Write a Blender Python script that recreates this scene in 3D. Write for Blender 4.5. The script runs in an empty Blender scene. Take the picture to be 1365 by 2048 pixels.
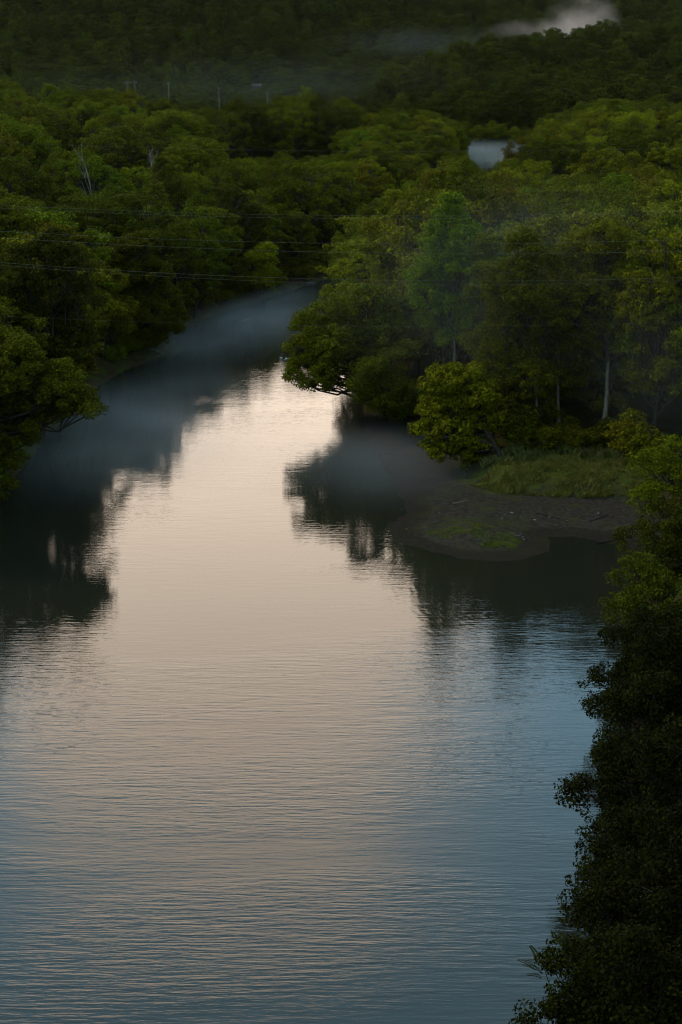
import bpy, math, random
import numpy as np
from mathutils import Vector
R = math.radians
sc = bpy.context.scene
COL = sc.collection

# ------------------------------------------------------------------ camera
CAM_H = 55.0
FPX = 3000.0                      # focal length in photograph pixels (1365 x 2048)
HOR = 65.0                        # row of the level horizon
PITCH = math.atan((1024 - HOR) / FPX)
cam_d = bpy.data.cameras.new('camera')
cam = bpy.data.objects.new('camera', cam_d); COL.objects.link(cam)
cam_d.sensor_fit = 'VERTICAL'; cam_d.sensor_height = 36.0
cam_d.lens = 36.0 * FPX / 2048
cam_d.clip_start = 0.5; cam_d.clip_end = 9000
cam.location = (0, 0, CAM_H)
cam.rotation_euler = (math.pi / 2 - PITCH, 0, 0)
sc.camera = cam

# ------------------------------------------------------------------ world, sun, exposure
SUN_EL, SUN_AZ = 42.0, -74.0      # degrees; azimuth measured from +Y towards +X
w = bpy.data.worlds.new('World'); sc.world = w; w.use_nodes = True
nt = w.node_tree; nt.nodes.clear()
def N(tree, t, **kw):
    n = tree.nodes.new(t)
    for k, v in kw.items(): setattr(n, k, v)
    return n
def L(tree, a, b): tree.links.new(a, b)
def math_n(tree, op, a, b=None, c=None, clamp=False):
    n = tree.nodes.new('ShaderNodeMath'); n.operation = op; n.use_clamp = clamp
    for i, v in enumerate((a, b, c)):
        if v is None: continue
        if isinstance(v, (int, float)): n.inputs[i].default_value = v
        else: tree.links.new(v, n.inputs[i])
    return n.outputs[0]
def ramp_n(tree, fac, lo, hi, smooth=True):
    n = tree.nodes.new('ShaderNodeMapRange'); n.interpolation_type = 'SMOOTHSTEP' if smooth else 'LINEAR'
    tree.links.new(fac, n.inputs[0]); n.inputs[1].default_value = lo; n.inputs[2].default_value = hi
    return n.outputs[0]
def mixc(tree, fac, a, b, mode='MIX'):
    n = tree.nodes.new('ShaderNodeMix'); n.data_type = 'RGBA'; n.blend_type = mode
    for i, v in ((0, fac), (6, a), (7, b)):
        if isinstance(v, (int, float)): n.inputs[i].default_value = v
        elif isinstance(v, tuple): n.inputs[i].default_value = (*v[:3], 1)
        else: tree.links.new(v, n.inputs[i])
    return n.outputs[2]
out = N(nt, 'ShaderNodeOutputWorld'); bg = N(nt, 'ShaderNodeBackground'); L(nt, bg.outputs[0], out.inputs[0])
bg.inputs[1].default_value = 0.10
sky = N(nt, 'ShaderNodeTexSky'); sky.sky_type = 'NISHITA'; sky.sun_disc = False
sky.sun_elevation = R(SUN_EL); sky.sun_rotation = R(SUN_AZ)
sky.air_density = 1.0; sky.dust_density = 1.0; sky.ozone_density = 2.0
tc = N(nt, 'ShaderNodeTexCoord')
sep = N(nt, 'ShaderNodeSeparateXYZ'); L(nt, tc.outputs['Generated'], sep.inputs[0])
el = math_n(nt, 'MULTIPLY', math_n(nt, 'ARCSINE', sep.outputs[2]), 57.2958)
az = math_n(nt, 'MULTIPLY', math_n(nt, 'ARCTAN2', sep.outputs[0], sep.outputs[1]), 57.2958)
# thin evening cloud all round the sky, thickest and warmest low over the valley where the day begins
mp = N(nt, 'ShaderNodeMapping'); L(nt, tc.outputs['Generated'], mp.inputs[0])
mp.inputs['Scale'].default_value = (1.6, 1.6, 3.4); mp.inputs['Location'].default_value = (0.4, 0.0, 0.2)
nz = N(nt, 'ShaderNodeTexNoise'); L(nt, mp.outputs[0], nz.inputs['Vector'])
nz.inputs['Scale'].default_value = 2.2; nz.inputs['Detail'].default_value = 4; nz.inputs['Roughness'].default_value = 0.5
nzc = math_n(nt, 'SUBTRACT', nz.outputs[0], 0.5)
a2 = math_n(nt, 'POWER', math_n(nt, 'DIVIDE', math_n(nt, 'ABSOLUTE', math_n(nt, 'ADD', az, 4.0)), 9.5), 2.0)
e2 = math_n(nt, 'POWER', math_n(nt, 'DIVIDE', math_n(nt, 'SUBTRACT', el, 17.0), 12.0), 2.0)
glow = math_n(nt, 'EXPONENT', math_n(nt, 'MULTIPLY', math_n(nt, 'ADD', a2, e2), -0.7))
cl = math_n(nt, 'ADD', glow, math_n(nt, 'MULTIPLY', nzc, 1.1))
cmask = ramp_n(nt, cl, 0.12, 0.62)
base = mixc(nt, 1.0, sky.outputs[0], (1.0, 1.0, 1.0), 'MULTIPLY')
elr = ramp_n(nt, el, 12.0, 66.0)
blue = mixc(nt, elr, (12.0, 23.0, 30.5), (5.6, 8.2, 10.2))
base = mixc(nt, 0.9, base, blue)
col = mixc(nt, cmask, base, (41.5, 33.5, 26.5))
ug = ramp_n(nt, el, -4.0, 1.0)
col = mixc(nt, ug, (0.4, 0.4, 0.35), col)
L(nt, col, bg.inputs[0])

sun_d = bpy.data.lights.new('sun', 'SUN'); sun = bpy.data.objects.new('sun', sun_d); COL.objects.link(sun)
sun_d.energy = 1.75; sun_d.angle = R(11); sun_d.color = (1.0, 0.86, 0.66)
sdir = Vector((math.sin(R(SUN_AZ)) * math.cos(R(SUN_EL)), math.cos(R(SUN_AZ)) * math.cos(R(SUN_EL)), math.sin(R(SUN_EL))))
sun.rotation_euler = sdir.to_track_quat('Z', 'Y').to_euler(); sun.location = (-60, 60, 120)
sc.view_settings.view_transform = 'Standard'; sc.view_settings.look = 'None'
sc.view_settings.exposure = 0.0; sc.view_settings.gamma = 1.0; sc.view_settings.use_curve_mapping = False
sc.cycles.use_denoising = True; sc.cycles.denoising_prefilter = 'FAST'; sc.cycles.filter_width = 1.1
sc.cycles.max_bounces = 4; sc.cycles.diffuse_bounces = 1; sc.cycles.glossy_bounces = 2
sc.cycles.transmission_bounces = 3; sc.cycles.volume_bounces = 1; sc.cycles.transparent_max_bounces = 8
sc.cycles.sample_clamp_indirect = 8.0

# ------------------------------------------------------------------ pixel <-> place
CP, SP = math.cos(PITCH), math.sin(PITCH)
def ray(px, py):
    x = (px - 682.5) / FPX; v = (1024 - py) / FPX
    return np.array([x, CP + v * SP, -SP + v * CP])
def at(px, py, z=0.0):            # the point at height z seen at that pixel
    d = ray(px, py); t = (z - CAM_H) / d[2]
    return np.array([d[0] * t, d[1] * t, z])
def pt(px, py, y):                # the point at distance y seen at that pixel
    d = ray(px, py); t = y / d[1]
    return np.array([d[0] * t, y, CAM_H + d[2] * t])
def project(P):
    P = np.atleast_2d(P); x = P[:, 0]; y = P[:, 1]; z = P[:, 2] - CAM_H
    dep = y * CP - z * SP; v = y * SP + z * CP
    return np.stack([682.5 + FPX * x / dep, 1024 - FPX * v / dep, dep], 1)

# ------------------------------------------------------------------ mesh helpers
def mesh_np(name, verts, faces, n=4, smooth=False):
    verts = np.asarray(verts, np.float32).reshape(-1, 3); faces = np.asarray(faces, np.int32).reshape(-1, n)
    me = bpy.data.meshes.new(name)
    me.vertices.add(len(verts)); me.vertices.foreach_set('co', verts.ravel())
    me.loops.add(faces.size); me.loops.foreach_set('vertex_index', faces.ravel())
    me.polygons.add(len(faces)); me.polygons.foreach_set('loop_start', np.arange(0, faces.size, n, dtype=np.int32))
    if smooth: me.polygons.foreach_set('use_smooth', np.ones(len(faces), bool))
    me.update(calc_edges=True); me.validate()
    return me
def obj(name, me, mat=None, parent=None):
    o = bpy.data.objects.new(name, me)
    if mat is not None and me is not None:
        if len(me.materials) == 0: me.materials.append(mat)
    COL.objects.link(o); o.parent = parent
    return o
def tag(o, label=None, cat=None, group=None, kind=None):
    if label: o['label'] = label
    if cat: o['category'] = cat
    if group: o['group'] = group
    if kind: o['kind'] = kind
    return o
def tube(pts, rads, sides=6):
    """tapered tube along a polyline: verts, quads"""
    pts = np.asarray(pts, float); n = len(pts)
    V = []; F = []
    for i in range(n):
        t = pts[min(i + 1, n - 1)] - pts[max(i - 1, 0)]; t = t / (np.linalg.norm(t) + 1e-9)
        a = np.cross(t, (0, 0, 1.0) if abs(t[2]) < 0.9 else (1.0, 0, 0)); a /= np.linalg.norm(a); b = np.cross(t, a)
        for k in range(sides):
            th = 2 * math.pi * k / sides
            V.append(pts[i] + rads[i] * (a * math.cos(th) + b * math.sin(th)))
    for i in range(n - 1):
        for k in range(sides):
            F.append((i * sides + k, i * sides + (k + 1) % sides, (i + 1) * sides + (k + 1) % sides, (i + 1) * sides + k))
    V.append(pts[-1] + 0 * pts[-1]); c = len(V) - 1
    for k in range(0, sides, 2):
        F.append(((n - 1) * sides + k, (n - 1) * sides + (k + 1) % sides, (n - 1) * sides + (k + 2) % sides, c))
    return np.array(V), np.array(F)
class MB:
    def __init__(s): s.V = []; s.F = []; s.n = 0
    def add(s, V, F): s.V.append(np.asarray(V, float)); s.F.append(np.asarray(F) + s.n); s.n += len(V)
    def tube(s, p, r, sides=6): s.add(*tube(p, r, sides))
    def box(s, c, d):
        c = np.array(c, float); d = np.array(d, float) / 2
        V = [c + d * np.array(q) for q in ((-1,-1,-1),(1,-1,-1),(1,1,-1),(-1,1,-1),(-1,-1,1),(1,-1,1),(1,1,1),(-1,1,1))]
        s.add(V, [(0,3,2,1),(4,5,6,7),(0,1,5,4),(1,2,6,5),(2,3,7,6),(3,0,4,7)])
    def build(s, name, mat, parent=None, smooth=False):
        return obj(name, mesh_np(name, np.concatenate(s.V), np.concatenate(s.F), 4, smooth), mat, parent)
def crv(a, b, bend, n=5):
    a = np.asarray(a, float); b = np.asarray(b, float); t = np.linspace(0, 1, n)[:, None]
    return a * (1 - t) + b * t + np.asarray(bend, float) * (4 * t * (1 - t))

# ------------------------------------------------------------------ materials
def new_mat(name):
    m = bpy.data.materials.new(name); m.use_nodes = True; m.node_tree.nodes.clear()
    o = m.node_tree.nodes.new('ShaderNodeOutputMaterial'); return m, m.node_tree, o
def leaf_material():
    m, t, o = new_mat('leaf')
    oi = N(t, 'ShaderNodeObjectInfo'); geo = N(t, 'ShaderNodeNewGeometry')
    nz = N(t, 'ShaderNodeTexNoise'); nz.inputs['Scale'].default_value = 0.55; nz.inputs['Detail'].default_value = 3
    L(t, geo.outputs['Position'], nz.inputs['Vector'])
    var = math_n(t, 'ADD', 0.72, math_n(t, 'MULTIPLY', nz.outputs[0], 0.56))
    hs = N(t, 'ShaderNodeHueSaturation'); L(t, oi.outputs['Color'], hs.inputs['Color'])
    L(t, math_n(t, 'ADD', 0.485, math_n(t, 'MULTIPLY', oi.outputs['Random'], 0.03)), hs.inputs['Hue'])
    rv = math_n(t, 'ADD', 0.72, math_n(t, 'MULTIPLY', oi.outputs['Random'], 0.6))
    L(t, math_n(t, 'MULTIPLY', var, rv), hs.inputs['Value'])
    wn = N(t, 'ShaderNodeTexWhiteNoise'); L(t, geo.outputs['Random Per Island'], wn.inputs['Vector'])
    isl = math_n(t, 'ADD', 0.5, math_n(t, 'MULTIPLY', math_n(t, 'POWER', geo.outputs['Random Per Island'], 2.0), 1.5))
    c = N(t, 'ShaderNodeVectorMath', operation='SCALE'); L(t, hs.outputs[0], c.inputs[0]); L(t, isl, c.inputs['Scale'])
    p = N(t, 'ShaderNodeBsdfPrincipled'); L(t, c.outputs[0], p.inputs['Base Color'])
    p.inputs['Roughness'].default_value = 0.7; p.inputs['Specular IOR Level'].default_value = 0.03
    tr = N(t, 'ShaderNodeBsdfTranslucent'); L(t, c.outputs[0], tr.inputs[0])
    mx = N(t, 'ShaderNodeMixShader'); mx.inputs[0].default_value = 0.32
    L(t, p.outputs[0], mx.inputs[1]); L(t, tr.outputs[0], mx.inputs[2]); L(t, mx.outputs[0], o.inputs[0])
    return m
M_LEAF = leaf_material()
def noisy(name, c1, c2, scale, rough=0.9, bump=0.0, detail=6, spec=0.2, stretch=(1,1,1)):
    m, t, o = new_mat(name)
    geo = N(t, 'ShaderNodeNewGeometry'); mp = N(t, 'ShaderNodeMapping'); L(t, geo.outputs['Position'], mp.inputs[0])
    mp.inputs['Scale'].default_value = stretch
    nz = N(t, 'ShaderNodeTexNoise'); nz.inputs['Scale'].default_value = scale; nz.inputs['Detail'].default_value = detail
    nz.inputs['Roughness'].default_value = 0.65
    L(t, mp.outputs[0], nz.inputs['Vector'])
    c = mixc(t, ramp_n(t, nz.outputs[0], 0.3, 0.7), c1, c2)
    p = N(t, 'ShaderNodeBsdfPrincipled'); L(t, c, p.inputs['Base Color']); p.inputs['Roughness'].default_value = rough
    p.inputs['Specular IOR Level'].default_value = spec
    if bump:
        b = N(t, 'ShaderNodeBump'); b.inputs['Strength'].default_value = 1.0; b.inputs['Distance'].default_value = bump
        L(t, nz.outputs[0], b.inputs['Height']); L(t, b.outputs[0], p.inputs['Normal'])
    L(t, p.outputs[0], o.inputs[0]); return m
M_BARK = noisy('bark_dark', (0.016, 0.0125, 0.009), (0.04, 0.032, 0.023), 3.0, 0.95, 0.05, spec=0.0, stretch=(1, 1, 0.3))
M_PALE = noisy('bark_pale', (0.05, 0.037, 0.026), (0.135, 0.104, 0.072), 1.6, 0.9, 0.03, spec=0.0, stretch=(1, 1, 0.5))
M_DEAD = noisy('dead_wood', (0.09, 0.068, 0.05), (0.17, 0.135, 0.10), 2.5, 0.9, 0.02)
M_BRUSH = noisy('dead_brush', (0.10, 0.075, 0.06), (0.2, 0.155, 0.13), 2.5, 0.9)
M_ROCK = noisy('river_rock', (0.02, 0.018, 0.016), (0.07, 0.063, 0.055), 2.0, 0.9, 0.05, spec=0.0)
M_WIRE = noisy('wire', (0.12, 0.105, 0.08), (0.16, 0.14, 0.11), 0.5, 0.7, spec=0.1)
M_POLE = noisy('weathered_pole', (0.06, 0.05, 0.036), (0.09, 0.075, 0.055), 1.0, 0.9)
M_WALL = noisy('house_wall', (0.07, 0.036, 0.028), (0.09, 0.05, 0.04), 0.6, 0.9)
M_ROOF = noisy('house_roof', (0.06, 0.036, 0.03), (0.08, 0.05, 0.04), 1.0, 0.85)
M_GLASS = noisy('dark_pane', (0.02, 0.025, 0.03), (0.03, 0.035, 0.04), 1.0, 0.1, spec=0.6)
M_TRIM = noisy('house_trim', (0.08, 0.07, 0.06), (0.1, 0.09, 0.08), 1.0, 0.8)
M_BIRD = noisy('white_feather', (0.3, 0.3, 0.29), (0.4, 0.4, 0.38), 5.0, 0.7)

# ------------------------------------------------------------------ river plan and terrain
left_px = [(-900,2300),(-520,1700),(-260,1350),(-120,1150),(-15,1010),(75,900),(130,835),(190,775),(255,738),(338,708),(346,678),(385,648),(440,624),(540,594),(640,562),(692,536)]
left_w = [(10,392),(22,450),(34,520),(46,600),(55,680),(57,725),(42,752),(0,768),(-150,790),(-420,780)]
far_w = [(-420,815),(-150,825),(0,812),(60,802),(92,792),(99,770),(95,720),(85,640),(77,580),(64,520),(49,450),(33,395),(19,352),(8,320),(1.5,292),(-0.5,265),(1,240)]
right_px = [(728,800),(724,835),(737,880),(764,930),(794,978),(806,1010),(800,1034),(776,1052),(790,1082),(850,1105),(950,1123),(1040,1121),(1097,1102),(1100,1082),(1092,1073),(1150,1074),(1200,1081),(1245,1092),(1275,1112),(1268,1160),(1262,1230),(1265,1350),(1262,1500),(1255,1650),(1245,1800),(1190,1950),(1120,2100),(980,2400)]
river = [at(*p)[:2] for p in left_px] + [np.array(p, float) for p in left_w + far_w] + [at(*p)[:2] for p in right_px]
river = np.array(river)
def inside(P, poly):
    x, y = P[:, 0], P[:, 1]; r = np.zeros(len(P), bool); n = len(poly)
    for i in range(n):
        x1, y1 = poly[i]; x2, y2 = poly[(i + 1) % n]
        if y1 == y2: continue
        c = ((y1 > y) != (y2 > y)) & (x < (x2 - x1) * (y - y1) / (y2 - y1) + x1); r ^= c
    return r
def sdist(P, poly):               # positive outside
    d = np.full(len(P), 1e9); n = len(poly)
    for i in range(n):
        a = poly[i]; b = poly[(i + 1) % n]; ab = b - a; L2 = ab @ ab + 1e-9
        t = np.clip(((P - a) @ ab) / L2, 0, 1); q = P - (a + t[:, None] * ab)
        d = np.minimum(d, np.einsum('ij,ij->i', q, q))
    d = np.sqrt(d); return np.where(inside(P, poly), -d, d)
mud_poly = np.array([at(*p)[:2] for p in [(640,800),(722,826),(800,832),(856,832),(905,905),(955,962),(1005,988),(1120,1000),(1300,1012),(1330,1060),(1310,1100),(1200,1130),(700,1180),(600,1000)]])
grass_poly = np.array([at(*p)[:2] for p in [(955,958),(1000,946),(1060,935),(1200,935),(1310,950),(1325,1012),(1120,1002),(1005,990)]])
def sstep(x, a, b):
    t = np.clip((x - a) / (b - a), 0, 1); return t * t * (3 - 2 * t)
rs = np.random.RandomState(3)
NG = rs.rand(6, 64, 64)
def vnoise(P, s, k):
    q = P / s; i = np.floor(q).astype(int); f = q - i; f = f * f * (3 - 2 * f); g = NG[k]
    a = g[i[:, 0] % 64, i[:, 1] % 64]; b = g[(i[:, 0] + 1) % 64, i[:, 1] % 64]
    c = g[i[:, 0] % 64, (i[:, 1] + 1) % 64]; d = g[(i[:, 0] + 1) % 64, (i[:, 1] + 1) % 64]
    return (a * (1 - f[:, 0]) + b * f[:, 0]) * (1 - f[:, 1]) + (c * (1 - f[:, 0]) + d * f[:, 0]) * f[:, 1]
def height(P, parts=False):
    P = np.asarray(P, float).reshape(-1, 2); x, y = P[:, 0], P[:, 1]
    sd = sdist(P, river)
    md = sdist(P, mud_poly); mud = 1 - sstep(md, -1.0, 2.5)
    bank = 2.2 * sstep(sd, 0, 5) + 0.012 * np.clip(sd - 9, 0, 80)
    bank = bank + (vnoise(P, 3.0, 0) - 0.5) * 0.5 * sstep(sd, 0.5, 4) + (vnoise(P, 25, 1) - 0.5) * 1.6 * sstep(sd, 8, 30)
    flat = 0.02 + 0.011 * np.clip(sd, 0, 30) + (vnoise(P, 1.6, 2) - 0.5) * 0.05 * sstep(sd, 0.0, 2.5)
    ragged = (vnoise(P, 2.6, 4) - 0.5) * 1.5 + (vnoise(P, 0.9, 5) - 0.5) * 0.8
    sdm = np.where(mud > 0.3, sd + ragged, sd)
    flat = np.minimum(flat + 0.02 * (vnoise(P, 0.8, 1) - 0.5), 0.035 * sdm)
    h = bank * (1 - mud) + flat * mud
    g = 1 - sstep(sdist(P, grass_poly) + (vnoise(P, 4.0, 3) - 0.5) * 5, -2.5, 2.5)
    h = np.where(sd > 0, h + g * 0.22, h)
    h = np.where(sd < 0, -1.6 * sstep(-sd, 0, 6), h)
    # hills
    ridge_x = np.interp(x, [-60, 0, 30, 49, 73, 99, 126, 186, 228, 330, 600], [0, 2, 4, 8, 17, 24, 27, 31, 34, 40, 54])
    h = h + ridge_x * np.exp(-((y - (1010 + 0.08 * x)) / 115.0) ** 2) * sstep(y, 795, 900)
    far = np.clip(y - 1180 - 60 * np.sin(x / 170.0 + 0.6) - 0.10 * np.abs(x), 0, None)
    h = h + 0.30 * far + 55 * sstep(far, 0, 260) * (vnoise(P, 170, 3) - 0.4) + 20 * sstep(far, 0, 160) * (vnoise(P, 60, 4) - 0.5)
    lf = np.clip(-x - 60 - 0.02 * y, 0, None) * sstep(y, 700, 1000); h = h + 0.05 * lf
    back = np.clip(-y, 0, 250); hill_r = np.hypot(x, y)
    # the hillside under the viewpoint and the steep right bank below it
    h = np.maximum(h, np.where(y < 75, 53.2 - 0.98 * np.hypot(x, y) + (vnoise(P, 5, 5) - 0.5) * 1.5 * sstep(np.hypot(x, y), 6, 15), -9))
    rb = np.where((x > 0) & (y < 190), 0.75 * np.clip(sd - 3.0, 0, 70) * (1 - sstep(y, 110, 185)) * sstep(y, 58, 80), 0)
    h = np.where(y < 0, np.maximum(h, np.minimum(53.2 - 0.3 * np.abs(x) + 0.55 * back - 0.1, 110)), h)  # unseen rise behind the viewpoint, added to block sky light
    h = np.where((x > 0) & (y > -20) & (y < 90), np.maximum(h, np.minimum(0.9 * (x - 27 - np.clip(y, 0, 90) * 0.05), 60)), h)  # slope raised out of view to shut off sky light from the right
    h = h + rb
    if parts: return h, sd, mud, g
    return h
def hz(x, y): return float(height(np.array([[x, y]]))[0])
na = 330
dist = np.concatenate([np.geomspace(2.5, 150, 150)[:-1], np.arange(150, 235, 0.45), np.arange(235, 450, 1.3), np.geomspace(450, 3200, 150)]); nr = len(dist)
azs = np.radians(np.concatenate([np.linspace(-180, -40, 22), np.linspace(-38, 38, na - 44), np.linspace(40, 180, 22)]))
DD, AA = np.meshgrid(dist, azs, indexing='ij')
GP = np.stack([(DD * np.sin(AA)).ravel(), (DD * np.cos(AA)).ravel()], 1)
GH, GSD, GMUD, GGR = height(GP, True)
idx = np.arange(nr * na).reshape(nr, na)
gf = np.stack([idx[:-1, :-1], idx[:-1, 1:], idx[1:, 1:], idx[1:, :-1]], -1).reshape(-1, 4)
gme = mesh_np('ground', np.column_stack([GP, GH]), gf[:, ::-1], 4, True)
for nm, arr in (('mud', GMUD), ('grassy', GGR), ('wet', 1 - sstep(GH, 0.03, 0.13))):
    a = gme.attributes.new(nm, 'FLOAT', 'POINT'); a.data.foreach_set('value', arr.astype(np.float32))
def ground_material():
    m, t, o = new_mat('forest_ground')
    geo = N(t, 'ShaderNodeNewGeometry')
    def noise(s, d=6):
        n = N(t, 'ShaderNodeTexNoise'); n.inputs['Scale'].default_value = s; n.inputs['Detail'].default_value = d
        n.inputs['Roughness'].default_value = 0.62; L(t, geo.outputs['Position'], n.inputs['Vector']); return n.outputs[0]
    n1, n2, n3 = noise(0.25), noise(1.7), noise(7.0)
    def attr(nm):
        a = N(t, 'ShaderNodeAttribute', attribute_name=nm); return a.outputs['Fac']
    soil = mixc(t, ramp_n(t, n2, 0.35, 0.65), (0.017, 0.0105, 0.0052), (0.04, 0.0235, 0.012))
    moss = mixc(t, n3, (0.018, 0.024, 0.004), (0.036, 0.044, 0.008))
    c = mixc(t, ramp_n(t, n1, 0.45, 0.62), soil, moss)
    mudc = mixc(t, ramp_n(t, n2, 0.3, 0.7), (0.016, 0.012, 0.009), (0.035, 0.0265, 0.0205))
    mudc = mixc(t, ramp_n(t, math_n(t, 'MULTIPLY', n3, n1), 0.27, 0.34), mudc, (0.03, 0.032, 0.009))
    mudc = mixc(t, math_n(t, 'MULTIPLY', attr('wet'), 0.6), mudc, (0.013, 0.0095, 0.007))
    c = mixc(t, attr('mud'), c, mudc)
    c = mixc(t, math_n(t, 'MULTIPLY', attr('grassy'), ramp_n(t, n2, 0.3, 0.55)), c, (0.036, 0.040, 0.007))
    p = N(t, 'ShaderNodeBsdfPrincipled'); L(t, c, p.inputs['Base Color'])
    rg = math_n(t, 'SUBTRACT', 0.92, math_n(t, 'MULTIPLY', math_n(t, 'MULTIPLY', attr('mud'), attr('wet')), 0.3))
    L(t, rg, p.inputs['Roughness']); p.inputs['Specular IOR Level'].default_value = 0.0
    b = N(t, 'ShaderNodeBump'); b.inputs['Distance'].default_value = 0.08; L(t, n3, b.inputs['Height']); L(t, b.outputs[0], p.inputs['Normal'])
    L(t, p.outputs[0], o.inputs[0]); return m
ground = tag(obj('ground', gme, ground_material()), kind='structure')

# ------------------------------------------------------------------ water
def water_material():
    m, t, o = new_mat('river_water')
    geo = N(t, 'ShaderNodeNewGeometry')
    def noise(sx, sy, s, d=3, rot=0.0, dist=0.0):
        mp = N(t, 'ShaderNodeMapping'); L(t, geo.outputs['Position'], mp.inputs[0])
        mp.inputs['Scale'].default_value = (sx, sy, 1); mp.inputs['Rotation'].default_value = (0, 0, rot)
        n = N(t, 'ShaderNodeTexNoise'); n.inputs['Scale'].default_value = s; n.inputs['Detail'].default_value = d
        n.inputs['Roughness'].default_value = 0.5; n.inputs['Distortion'].default_value = dist
        L(t, mp.outputs[0], n.inputs['Vector']); return n.outputs[0]
    swell = noise(0.2, 1.0, 1.1, 3, 0.06, 0.3)
    rip = noise(0.11, 1.0, 3.0, 2, -0.04, 0.2)
    fine = noise(0.2, 1.0, 7.0, 2, 0.05)
    patch = ramp_n(t, noise(0.45, 1.0, 0.05, 4, 0.15, 0.8), 0.36, 0.62)
    sy = N(t, 'ShaderNodeSeparateXYZ'); L(t, geo.outputs['Position'], sy.inputs[0])
    near = math_n(t, 'SUBTRACT', 1.0, ramp_n(t, sy.outputs[1], 85, 165))   # the breeze dies out upstream
    amp = math_n(t, 'ADD', 0.36, math_n(t, 'MULTIPLY', near, 0.64))
    # rings running out from the mud bar
    c = at(1180, 1180)
    rv = N(t, 'ShaderNodeVectorMath', operation='DISTANCE'); L(t, geo.outputs['Position'], rv.inputs[0]); rv.inputs[1].default_value = (c[0], c[1], 0)
    wob = math_n(t, 'MULTIPLY', noise(1, 1, 0.25, 2), 5.0)
    ring = math_n(t, 'SINE', math_n(t, 'ADD', math_n(t, 'MULTIPLY', rv.outputs['Value'], 7.5), math_n(t, 'MULTIPLY', wob, 2.0)))
    ringf = math_n(t, 'SUBTRACT', 1.0, ramp_n(t, rv.outputs['Value'], 8, 60))
    ringa = math_n(t, 'MULTIPLY', math_n(t, 'MULTIPLY', ring, ringf), ramp_n(t, noise(0.4, 1, 0.3, 3), 0.35, 0.7))
    h = math_n(t, 'MULTIPLY', swell, 0.026)
    h = math_n(t, 'ADD', h, math_n(t, 'MULTIPLY', rip, 0.030))
    h = math_n(t, 'ADD', h, math_n(t, 'MULTIPLY', fine, 0.010))
    h = math_n(t, 'MULTIPLY', h, math_n(t, 'MULTIPLY', amp, math_n(t, 'ADD', 0.35, math_n(t, 'MULTIPLY', patch, 0.8))))
    h = math_n(t, 'ADD', h, math_n(t, 'MULTIPLY', ringa, 0.0012))
    p = N(t, 'ShaderNodeBsdfPrincipled'); p.inputs['Base Color'].default_value = (0.010, 0.010, 0.006, 1)
    p.inputs['Roughness'].default_value = 0.03; p.inputs['IOR'].default_value = 1.33
    b = N(t, 'ShaderNodeBump'); b.inputs['Strength'].default_value = 1.0; b.inputs['Distance'].default_value = 1.0
    L(t, h, b.inputs['Height']); L(t, b.outputs[0], p.inputs['Normal']); L(t, p.outputs[0], o.inputs[0]); return m
wx = np.linspace(-460, 260, 13); wy = np.linspace(20, 900, 16)
WX, WY = np.meshgrid(wx, wy, indexing='ij'); wi = np.arange(13 * 16).reshape(13, 16)
wf = np.stack([wi[:-1, :-1], wi[1:, :-1], wi[1:, 1:], wi[:-1, 1:]], -1).reshape(-1, 4)
water = tag(obj('river_water', mesh_np('river_water', np.stack([WX.ravel(), WY.ravel(), np.zeros(WX.size)], 1), wf), water_material()), kind='structure')

# ------------------------------------------------------------------ trees
def leaves(rng, C, RC, per_area, size, up=0.35, flat=0.75):
    """leaf faces over clumps with centres C and radii RC"""
    cnt = np.maximum(6, (per_area * RC ** 2).astype(int)); ci = np.repeat(np.arange(len(C)), cnt); n = len(ci)
    d = rng.normal(size=(n, 3)); d[:, 2] += 0.25; d /= np.linalg.norm(d, axis=1)[:, None]
    r = RC[ci] * (0.5 + 0.62 * rng.rand(n) ** 0.65)
    p = C[ci] + d * r[:, None] * np.array([1, 1, flat])
    nrm = d * 0.8 + np.array([0, 0, up]) + rng.normal(size=(n, 3)) * 0.45; nrm /= np.linalg.norm(nrm, axis=1)[:, None]
    a = np.cross(nrm, rng.normal(size=(n, 3))); a /= np.linalg.norm(a, axis=1)[:, None] + 1e-9; b = np.cross(nrm, a)
    l = size * (0.65 + 0.7 * rng.rand(n))[:, None]; wd = l * 0.36
    v = np.stack([p - a * l * 0.5, p + b * wd + nrm * l * 0.10, p + a * l * 0.5 - nrm * l * 0.12, p - b * wd + nrm * l * 0.10], 1)
    return v.reshape(-1, 3), np.arange(4 * n).reshape(-1, 4)
def crown_clumps(rng, blobs, rc, dens):
    """clump centres over the skin of a union of ellipsoids"""
    C = []; B = np.array([b[0] for b in blobs], float); RR = np.array([b[1] for b in blobs], float)
    for i, (c, r) in enumerate(zip(B, RR)):
        n = max(5, int(dens * (r[0] * r[1] + r[0] * r[2] + r[1] * r[2]) / (rc * rc)))
        d = rng.normal(size=(n, 3)); d[:, 2] = d[:, 2] + 0.25; d /= np.linalg.norm(d, axis=1)[:, None]
        k = 0.66 + 0.44 * rng.rand(n) + 0.16 * (rng.rand(n) < 0.12); q = c + d * r * k[:, None]
        keep = (d[:, 2] > -0.3) | (rng.rand(n) < 0.34)            # lobes are bare underneath
        for j in range(len(B)):
            if j == i: continue
            u = ((q - B[j]) / RR[j]); keep &= (np.einsum('ij,ij->i', u, u) > 0.5) | (rng.rand(n) < 0.12)
        C.append(q[keep])
    C = np.concatenate(C); return C, rc * (0.45 + 1.0 * rng.rand(len(C)))
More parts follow.
